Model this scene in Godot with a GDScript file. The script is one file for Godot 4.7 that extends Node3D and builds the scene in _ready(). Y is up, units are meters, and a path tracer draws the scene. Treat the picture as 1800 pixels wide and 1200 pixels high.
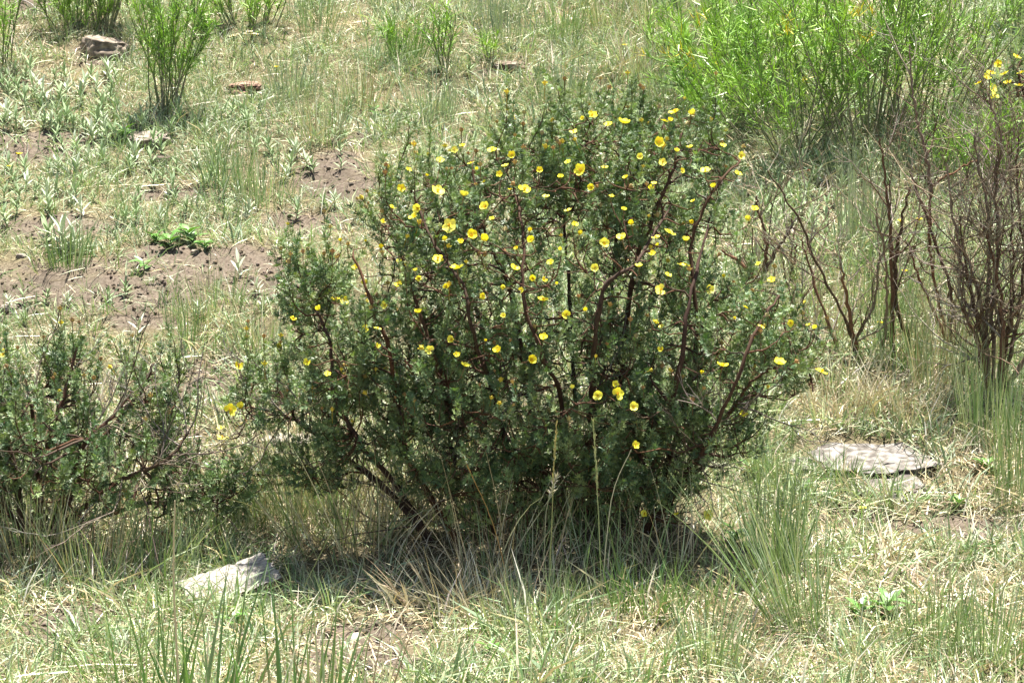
extends Node3D

# A sunlit hillside meadow: a yellow-flowered shrub in front, grass, grey sprouts, bare twigs and green shrubs behind it.
# z runs towards the camera, y up, metres.

const CAM_AT := Vector3(0.0, 1.5, 5.0)
const CAM_PITCH := -12.6
const CAM_FOV := 14.4587
const SUN_FROM := Vector3(0.09, 0.95, -0.25)
const SUN_ENERGY := 1.6
const EXPOSURE := 4.0

const SOIL := [
	[-1.088, -1.217, 0.267, 0.145],
	[-0.749, -1.31, 0.237, 0.138],
	[-1.273, -2.086, 0.16, 0.101],
	[-0.455, -1.853, 0.102, 0.172],
	[-0.652, -0.754, 0.102, 0.127],
	[-0.257, 0.563, 0.126, 0.178],
	[0.888, -0.026, 0.182, 0.096],
	[-0.816, 0.415, 0.096, 0.09],
	[-0.753, -2.537, 0.063, 0.074],
	[0, -2.62, 0.112, 0.061],
	[-1.193, -2.815, 0.087, 0.113],
	[-0.509, -1.573, 0.131, 0.089],
	[0.671, -0.065, 0.104, 0.068],
	[-0.576, -1.189, 0.108, 0.083],
	[-0.849, -1.024, 0.091, 0.056],
	[-0.135, -1.257, 0.002, 0.007],
	[-0.716, -0.451, 0.125, 0.085],
	[-0.515, -0.462, 0.069, 0.07],
	[0.76, 0.241, 0.074, 0.055],
	[-1.501, -3.165, 0.122, 0.119],
	[-0.85, -1.134, 0.185, 0.069],
	[-0.426, -2.123, 0.07, 0.068],
	[-1.114, -1.554, 0.181, 0.081],
	[-0.872, -1.767, 0.101, 0.061],
	[-0.193, 0.676, 0.067, 0.07],
	[-1.163, -1.098, 0.093, 0.055],
]
const STONES := [
	{called = "flat_rock", label = "large flat pale grey rock lying beside the yellow-flowered shrub", x = 0.718, z = -0.357, rx = 0.14, ry = 0.045, rz = 0.104, rough = 0.45, flat = 0.25, sd = 3, col = [0.3, 0.29, 0.28], turn = 0, tip = 0.05, roll = 0, lift = -0.012},
	{called = "flat_rock", label = "brownish lower rock jutting out under the edge of the large flat rock", x = 0.753, z = -0.235, rx = 0.072, ry = 0.035, rz = 0.075, rough = 0.4, flat = 0.45, sd = 7, col = [0.28, 0.265, 0.25], turn = 0.3, tip = 0.12, roll = 0.05, lift = -0.01},
	{called = "boulder", label = "peaked brown-grey stone in the grass behind the small green shrub", x = -1.188, z = -2.836, rx = 0.067, ry = 0.06, rz = 0.077, rough = 0.3, flat = 0.75, sd = 11, col = [0.36, 0.31, 0.26], turn = 0.2, tip = 0, roll = -0.2, lift = -0.01},
	{called = "flat_rock", label = "flat pale stone among the grey-leaved sprouts", x = -0.971, z = -2.134, rx = 0.055, ry = 0.022, rz = 0.047, rough = 0.35, flat = 0.5, sd = 15, col = [0.42, 0.37, 0.33], turn = 0.1, tip = 0.1, roll = 0, lift = 0.004},
	{called = "small_stone", label = "small dark stone just below the flat pale stone", x = -0.923, z = -2.008, rx = 0.026, ry = 0.014, rz = 0.031, rough = 0.4, flat = 0.6, sd = 17, col = [0.2, 0.16, 0.14], turn = 0, tip = 0, roll = 0, lift = 0},
	{called = "small_stone", label = "reddish crumbly stone in the upper meadow grass", x = -0.753, z = -2.557, rx = 0.042, ry = 0.022, rz = 0.057, rough = 0.6, flat = 0.7, sd = 19, col = [0.42, 0.28, 0.22], turn = 0, tip = 0, roll = 0, lift = 0},
	{called = "small_stone", label = "brown stone half buried in the dry turf above the shrub", x = -0.005, z = -2.651, rx = 0.042, ry = 0.018, rz = 0.036, rough = 0.55, flat = 0.7, sd = 23, col = [0.33, 0.27, 0.22], turn = 0, tip = 0, roll = 0, lift = 0},
	{called = "flat_rock", label = "pale flat stone under the low edge of the yellow-flowered shrub", x = -0.468, z = -0.469, rx = 0.06, ry = 0.016, rz = 0.038, rough = 0.3, flat = 0.4, sd = 29, col = [0.46, 0.43, 0.39], turn = 0, tip = 0, roll = 0, lift = 0},
	{called = "pebble", label = "small whitish pebble on the bare soil in front of the shrub", x = -0.273, z = 0.533, rx = 0.009, ry = 0.008, rz = 0.021, rough = 0.3, flat = 0.8, sd = 31, col = [0.5, 0.47, 0.44], turn = 0, tip = 0, roll = 0, lift = 0},
	{called = "pebble", label = "pale pebble at the edge of the long bare soil patch", x = -1.171, z = -1.122, rx = 0.02, ry = 0.008, rz = 0.016, rough = 0.3, flat = 0.7, sd = 37, col = [0.52, 0.47, 0.42], turn = 0, tip = 0, roll = 0, lift = 0},
	{called = "pebble", label = "white pebble in the turf before the large flat rock", x = 0.638, z = -0.209, rx = 0.013, ry = 0.01, rz = 0.021, rough = 0.4, flat = 0.8, sd = 41, col = [0.55, 0.5, 0.44], turn = 0, tip = 0, roll = 0, lift = 0},
	{called = "pebble", label = "brown pebble beside the white pebble and the flat rock", x = 0.656, z = -0.168, rx = 0.013, ry = 0.009, rz = 0.016, rough = 0.4, flat = 0.8, sd = 43, col = [0.3, 0.22, 0.19], turn = 0, tip = 0, roll = 0, lift = 0},
	{called = "pebble", label = "tan pebble on the soil under the green broad leaves", x = -0.766, z = -1.382, rx = 0.01, ry = 0.006, rz = 0.011, rough = 0.3, flat = 0.8, sd = 47, col = [0.4, 0.33, 0.28], turn = 0, tip = 0, roll = 0, lift = 0},
	{called = "pebble", label = "pale pebble lying before the silvery rosette", x = -1.186, z = -1.387, rx = 0.013, ry = 0.007, rz = 0.011, rough = 0.3, flat = 0.8, sd = 53, col = [0.45, 0.4, 0.36], turn = 0, tip = 0, roll = 0, lift = 0},
]
const BOARD_AT := Vector3(-0.522, -0.01, 0.261)
const BOARD_SIZE := Vector3(0.175, 0.011, 0.085)
const BOARD_TURN := Vector3(0.34, 0.55, 0.2)
const PLANK_KEEP := [
	[-0.522, 0.261, 0.085, 0.06],
]
const TUSSOCKS := [
	{x = 0.506, z = 0.49, n = 140, len = 0.38, w = 0.002, lx = -0.3, lz = -0.05, spread = 0.4, r = 0.05, droop = 0.4, pal = "green", label = "large fan of long green grass leaning towards the flowering shrub"},
	{x = 0.482, z = 0.255, n = 110, len = 0.24, w = 0.003, lx = 0, lz = 0, spread = 0.25, r = 0.05, droop = 0.3, pal = "green", label = "upright green tussock between the fan of grass and the shrub"},
	{x = 1.01, z = -0.165, n = 130, len = 0.31, w = 0.002, lx = -0.02, lz = 0, spread = 0.14, r = 0.05, droop = 0.12, pal = "green", label = "tall upright green tussock beside the flat rock"},
	{x = 0.994, z = -0.447, n = 130, len = 0.24, w = 0.002, lx = 0, lz = 0, spread = 0.2, r = 0.06, droop = 0.2, pal = "green", label = "green tussock at the foot of the dense bare shrub"},
	{x = 0.927, z = -0.681, n = 130, len = 0.22, w = 0.002, lx = 0.05, lz = 0, spread = 0.3, r = 0.07, droop = 0.3, pal = "mixed", label = "yellowish tussock between the two bare shrubs"},
	{x = 0.855, z = -0.792, n = 110, len = 0.2, w = 0.002, lx = 0, lz = 0, spread = 0.3, r = 0.06, droop = 0.3, pal = "green", label = "green tussock behind the thin bare shrub stems"},
	{x = 0.703, z = -0.564, n = 130, len = 0.17, w = 0.002, lx = 0.1, lz = 0, spread = 0.6, r = 0.08, droop = 0.6, pal = "straw", label = "dry tan tussock fallen over behind the flat rock"},
	{x = 0.834, z = -0.544, n = 130, len = 0.15, w = 0.002, lx = 0, lz = 0, spread = 0.7, r = 0.09, droop = 0.7, pal = "straw", label = "matted dead tussock touching the back of the flat rock"},
	{x = 1.002, z = -0.841, n = 140, len = 0.3, w = 0.002, lx = 0, lz = 0, spread = 0.35, r = 0.1, droop = 0.3, pal = "straw", label = "pale dry grass standing through the dense dead shrub"},
	{x = 0.683, z = -0.945, n = 110, len = 0.22, w = 0.002, lx = 0, lz = 0, spread = 0.4, r = 0.1, droop = 0.4, pal = "straw", label = "pale dry grass between the flowering shrub and the bare stems"},
	{x = 0.866, z = -1.072, n = 140, len = 0.25, w = 0.002, lx = 0, lz = 0, spread = 0.3, r = 0.1, droop = 0.3, pal = "green", label = "green grass rising through the open bare shrub"},
	{x = 0.861, z = -1.463, n = 170, len = 0.3, w = 0.002, lx = 0, lz = 0, spread = 0.16, r = 0.07, droop = 0.15, pal = "grey", label = "pale feathery tussock standing behind the thin bare shrub"},
	{x = 0.656, z = -0.251, n = 70, len = 0.07, w = 0.003, lx = 0, lz = 0, spread = 0.4, r = 0.06, droop = 0.2, pal = "fresh", label = "short fresh green tuft growing against the front of the flat rock"},
	{x = 0.525, z = -0.202, n = 80, len = 0.13, w = 0.002, lx = 0, lz = 0, spread = 0.25, r = 0.05, droop = 0.2, pal = "green", label = "small green tussock between the shrub and the flat rock"},
	{x = -0.378, z = -0.057, n = 150, len = 0.26, w = 0.002, lx = -0.05, lz = 0.1, spread = 0.7, r = 0.08, droop = 0.8, pal = "green", label = "fine tangled tussock under the low side of the shrub"},
	{x = -0.297, z = 0.001, n = 130, len = 0.28, w = 0.002, lx = 0, lz = 0.1, spread = 0.7, r = 0.09, droop = 0.8, pal = "mixed", label = "fine loose tussock above the bare soil in front of the shrub"},
	{x = -0.452, z = -0.138, n = 180, len = 0.22, w = 0.002, lx = -0.1, lz = 0.05, spread = 0.7, r = 0.08, droop = 0.8, pal = "mixed", label = "arching tussock between the flowering shrub and the budding shrub"},
	{x = -0.223, z = -0.059, n = 130, len = 0.32, w = 0.002, lx = -0.05, lz = 0.1, spread = 0.6, r = 0.09, droop = 0.6, pal = "straw", label = "tall loose tussock growing up into the shrub stems"},
	{x = -0.113, z = 0.375, n = 90, len = 0.16, w = 0.002, lx = -0.3, lz = 0, spread = 0.95, r = 0.09, droop = 0.7, pal = "straw", label = "bleached straw tussock leaning over beside the bare soil"},
	{x = -0.03, z = 0.449, n = 70, len = 0.14, w = 0.002, lx = -0.15, lz = 0, spread = 0.6, r = 0.07, droop = 0.5, pal = "straw", label = "pale dead tussock in front of the shrub"},
	{x = 0.04, z = 0.469, n = 60, len = 0.15, w = 0.002, lx = 0, lz = 0, spread = 0.3, r = 0.06, droop = 0.3, pal = "grey", label = "upright pale green tussock in front of the shrub"},
	{x = 0.146, z = 0.471, n = 60, len = 0.13, w = 0.002, lx = 0, lz = 0, spread = 0.35, r = 0.07, droop = 0.3, pal = "green", label = "mid green tussock before the bearded seed stalk"},
	{x = 0.238, z = 0.432, n = 80, len = 0.13, w = 0.003, lx = 0, lz = 0, spread = 0.5, r = 0.07, droop = 0.5, pal = "fresh", label = "fresh green tussock before the lowest yellow flowers"},
	{x = 0.329, z = 0.439, n = 70, len = 0.15, w = 0.002, lx = -0.1, lz = 0, spread = 0.5, r = 0.06, droop = 0.4, pal = "green", label = "green tussock beside the big leaning fan of grass"},
	{x = -0.033, z = -0.036, n = 130, len = 0.34, w = 0.002, lx = 0, lz = 0.1, spread = 0.5, r = 0.1, droop = 0.5, pal = "green", label = "tall thin grass growing among the middle stems of the shrub"},
	{x = 0.11, z = -0.016, n = 130, len = 0.32, w = 0.002, lx = 0, lz = 0.1, spread = 0.5, r = 0.1, droop = 0.5, pal = "green", label = "green grass under the middle of the shrub"},
	{x = 0.232, z = -0.034, n = 120, len = 0.3, w = 0.002, lx = 0.05, lz = 0.1, spread = 0.5, r = 0.1, droop = 0.5, pal = "green", label = "thin grass under the stems near the fan of grass"},
	{x = -0.133, z = -0.054, n = 130, len = 0.34, w = 0.002, lx = -0.05, lz = 0.1, spread = 0.5, r = 0.1, droop = 0.5, pal = "mixed", label = "half dry grass standing before the shrub stems"},
	{x = 0.045, z = -0.133, n = 130, len = 0.33, w = 0.002, lx = 0, lz = 0, spread = 0.5, r = 0.12, droop = 0.5, pal = "mixed", label = "pale strands of grass behind the middle stems of the shrub"},
	{x = 0.18, z = -0.121, n = 130, len = 0.3, w = 0.002, lx = 0, lz = 0, spread = 0.5, r = 0.12, droop = 0.5, pal = "green", label = "green strands of grass behind the stems of the shrub"},
	{x = -0.053, z = 0.201, n = 30, len = 0.34, w = 0.002, lx = -0.1, lz = 0, spread = 0.8, r = 0.09, droop = 0.5, pal = "straw", label = "sparse long pale strands arching before the middle of the shrub"},
	{x = -0.269, z = 0.117, n = 34, len = 0.36, w = 0.002, lx = -0.1, lz = 0, spread = 0.9, r = 0.1, droop = 0.6, pal = "straw", label = "sparse long pale strands crossing the low side of the shrub"},
	{x = 0.294, z = 0.238, n = 22, len = 0.28, w = 0.002, lx = -0.1, lz = 0, spread = 0.8, r = 0.07, droop = 0.5, pal = "straw", label = "few pale strands by the lowest yellow flowers"},
	{x = -0.406, z = -0.132, n = 140, len = 0.3, w = 0.002, lx = 0.1, lz = 0, spread = 0.7, r = 0.1, droop = 0.7, pal = "straw", label = "tall dry grass arching under the low branches of the flowering shrub"},
	{x = -0.328, z = 0.036, n = 120, len = 0.26, w = 0.002, lx = 0.05, lz = 0, spread = 0.7, r = 0.1, droop = 0.7, pal = "mixed", label = "tangled half dry grass beside the stems of the flowering shrub"},
	{x = -0.479, z = -0.059, n = 110, len = 0.22, w = 0.002, lx = 0, lz = 0, spread = 0.7, r = 0.1, droop = 0.7, pal = "green", label = "loose green grass filling the gap between the two flowering shrubs"},
	{x = 0, z = 0.19, n = 50, len = 0.2, w = 0.002, lx = 0, lz = 0, spread = 0.6, r = 0.1, droop = 0.5, pal = "mixed", label = "thin half dry grass at the front of the shrub stems"},
	{x = 0.116, z = 0.221, n = 50, len = 0.2, w = 0.002, lx = 0, lz = 0, spread = 0.5, r = 0.1, droop = 0.4, pal = "green", label = "thin green grass at the front of the shrub stems"},
	{x = 0.231, z = 0.235, n = 45, len = 0.2, w = 0.002, lx = 0, lz = 0, spread = 0.5, r = 0.1, droop = 0.4, pal = "green", label = "thin green blades before the lowest branches of the shrub"},
	{x = -0.908, z = 0.102, n = 180, len = 0.24, w = 0.002, lx = 0.05, lz = 0, spread = 0.5, r = 0.08, droop = 0.5, pal = "mixed", label = "tangled green and tan tussock below the budding shrub"},
	{x = -0.788, z = 0.18, n = 160, len = 0.2, w = 0.002, lx = 0, lz = 0, spread = 0.5, r = 0.08, droop = 0.5, pal = "mixed", label = "loose tussock over the bare earth near the weathered board"},
	{x = -0.667, z = 0.13, n = 150, len = 0.2, w = 0.002, lx = 0.05, lz = 0, spread = 0.5, r = 0.07, droop = 0.5, pal = "green", label = "green tussock touching the end of the weathered board"},
	{x = -0.995, z = -0.145, n = 150, len = 0.24, w = 0.002, lx = 0.1, lz = 0, spread = 0.5, r = 0.07, droop = 0.5, pal = "green", label = "leaning tussock at the foot of the budding shrub"},
	{x = -0.557, z = -0.059, n = 110, len = 0.2, w = 0.002, lx = 0, lz = 0, spread = 0.6, r = 0.07, droop = 0.6, pal = "green", label = "fine tussock behind the weathered board"},
	{x = -0.566, z = 1.1, n = 28, len = 0.34, w = 0.006, lx = 0.12, lz = 0, spread = 0.35, r = 0.06, droop = 0.15, pal = "fresh", label = "wide-bladed coarse grass clump in front of the weathered board", group = "coarse foreground grass"},
	{x = -0.412, z = 1.2, n = 28, len = 0.34, w = 0.006, lx = 0.12, lz = 0, spread = 0.35, r = 0.06, droop = 0.15, pal = "mixed", label = "wide-bladed coarse grass clump in front of the weathered board", group = "coarse foreground grass"},
	{x = -0.34, z = 1.08, n = 28, len = 0.34, w = 0.006, lx = 0.12, lz = 0, spread = 0.35, r = 0.06, droop = 0.15, pal = "fresh", label = "wide-bladed coarse grass clump in front of the weathered board", group = "coarse foreground grass"},
	{x = -0.252, z = 1.12, n = 28, len = 0.34, w = 0.006, lx = 0.12, lz = 0, spread = 0.35, r = 0.06, droop = 0.15, pal = "mixed", label = "wide-bladed coarse grass clump in front of the weathered board", group = "coarse foreground grass"},
	{x = -0.494, z = 1, n = 28, len = 0.34, w = 0.006, lx = 0.12, lz = 0, spread = 0.35, r = 0.06, droop = 0.15, pal = "fresh", label = "wide-bladed coarse grass clump in front of the weathered board", group = "coarse foreground grass"},
	{x = 0.823, z = 0.596, n = 130, len = 0.2, w = 0.002, lx = -0.03, lz = 0, spread = 0.3, r = 0.07, droop = 0.2, pal = "green", label = "thin upright green tussock on the open turf"},
	{x = 0.723, z = 0.543, n = 110, len = 0.16, w = 0.002, lx = 0, lz = 0, spread = 0.4, r = 0.07, droop = 0.3, pal = "green", label = "low green tussock next to the thin upright one"},
	{x = 0.333, z = 0.667, n = 110, len = 0.14, w = 0.002, lx = 0, lz = 0, spread = 0.5, r = 0.07, droop = 0.4, pal = "green", label = "low green tussock in front of the leaning fan"},
	{x = -0.739, z = -0.929, n = 70, len = 0.17, w = 0.002, lx = 0, lz = 0, spread = 0.3, r = 0.04, droop = 0.3, pal = "green", label = "thin green tussock on soil behind the budding shrub"},
	{x = -1.062, z = -1.324, n = 70, len = 0.14, w = 0.003, lx = 0, lz = 0, spread = 0.4, r = 0.05, droop = 0.4, pal = "green", label = "green tuft in the middle of the long bare soil"},
	{x = -0.564, z = -0.915, n = 120, len = 0.12, w = 0.002, lx = 0, lz = 0, spread = 0.6, r = 0.08, droop = 0.6, pal = "mixed", label = "low tussock on the soil between the two flowering shrubs"},
	{x = -0.696, z = -1.077, n = 90, len = 0.13, w = 0.002, lx = 0, lz = 0, spread = 0.5, r = 0.07, droop = 0.4, pal = "mixed", label = "small tussock at the near edge of the bare soil"},
	{x = 0.142, z = -2.882, n = 110, len = 0.19, w = 0.002, lx = 0.025, lz = 0, spread = 0.4, r = 0.07, droop = 0.4, pal = "green", label = "green tussock up the slope from the half buried brown stone", group = "tussocks on the upper slope"},
	{x = -0.025, z = -2.853, n = 110, len = 0.19, w = 0.002, lx = 0.048, lz = 0, spread = 0.4, r = 0.07, droop = 0.4, pal = "grey", label = "greyish pale tussock just behind the half buried brown stone", group = "tussocks on the upper slope"},
	{x = 0.157, z = -2.413, n = 110, len = 0.19, w = 0.002, lx = 0.059, lz = 0, spread = 0.4, r = 0.07, droop = 0.4, pal = "grey", label = "greyish pale tussock close behind the top of the flowering shrub", group = "tussocks on the upper slope"},
	{x = -0.302, z = -2.721, n = 110, len = 0.19, w = 0.002, lx = 0.088, lz = 0, spread = 0.4, r = 0.07, droop = 0.4, pal = "fresh", label = "bright green tussock beside the short leafy plant", group = "tussocks on the upper slope"},
	{x = -0.076, z = -3.048, n = 110, len = 0.19, w = 0.002, lx = 0.048, lz = 0, spread = 0.4, r = 0.07, droop = 0.4, pal = "grey", label = "greyish pale tussock behind the slender green plant", group = "tussocks on the upper slope"},
	{x = 0.44, z = -2.401, n = 110, len = 0.19, w = 0.002, lx = 0.084, lz = 0, spread = 0.4, r = 0.07, droop = 0.4, pal = "grey", label = "greyish pale tussock between the flowering shrub and the wide green shrub", group = "tussocks on the upper slope"},
	{x = 0.354, z = -2.594, n = 110, len = 0.19, w = 0.002, lx = -0.094, lz = 0, spread = 0.4, r = 0.07, droop = 0.4, pal = "straw", label = "dry straw-coloured tussock near the lone yellow flower", group = "tussocks on the upper slope"},
	{x = 0.27, z = -2.992, n = 110, len = 0.19, w = 0.002, lx = -0.007, lz = 0, spread = 0.4, r = 0.07, droop = 0.4, pal = "mixed", label = "half dried tussock behind the lone yellow flower", group = "tussocks on the upper slope"},
	{x = -0.574, z = -2.994, n = 110, len = 0.19, w = 0.002, lx = 0.089, lz = 0, spread = 0.4, r = 0.07, droop = 0.4, pal = "green", label = "green tussock beyond the tiny yellow flower", group = "tussocks on the upper slope"},
	{x = -0.408, z = -2.383, n = 110, len = 0.19, w = 0.002, lx = 0.03, lz = 0, spread = 0.4, r = 0.07, droop = 0.4, pal = "mixed", label = "half dried tussock near the bent dry stem", group = "tussocks on the upper slope"},
	{x = -0.601, z = -2.441, n = 110, len = 0.19, w = 0.002, lx = 0.08, lz = 0, spread = 0.4, r = 0.07, droop = 0.4, pal = "grey", label = "greyish pale tussock beside the reddish stone", group = "tussocks on the upper slope"},
	{x = -0.728, z = -1.81, n = 110, len = 0.19, w = 0.002, lx = -0.077, lz = 0, spread = 0.4, r = 0.07, droop = 0.4, pal = "green", label = "green tussock above the long bare soil", group = "tussocks on the upper slope"},
	{x = -0.514, z = -2.095, n = 110, len = 0.19, w = 0.002, lx = -0.006, lz = 0, spread = 0.4, r = 0.07, droop = 0.4, pal = "mixed", label = "half dried tussock beside the patch of soil behind the shrub", group = "tussocks on the upper slope"},
	{x = -0.217, z = -2.297, n = 110, len = 0.19, w = 0.002, lx = -0.051, lz = 0, spread = 0.4, r = 0.07, droop = 0.4, pal = "grey", label = "greyish pale tussock on the turf before the half buried stone", group = "tussocks on the upper slope"},
	{x = 0.437, z = -2.963, n = 110, len = 0.19, w = 0.002, lx = 0.009, lz = 0, spread = 0.4, r = 0.07, droop = 0.4, pal = "mixed", label = "half dried tussock next to the low green shrub", group = "tussocks on the upper slope"},
	{x = -0.632, z = -1.704, n = 110, len = 0.19, w = 0.002, lx = 0.015, lz = 0, spread = 0.4, r = 0.07, droop = 0.4, pal = "green", label = "green tussock between the bare soil and the flowering shrub", group = "tussocks on the upper slope"},
]
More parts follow.
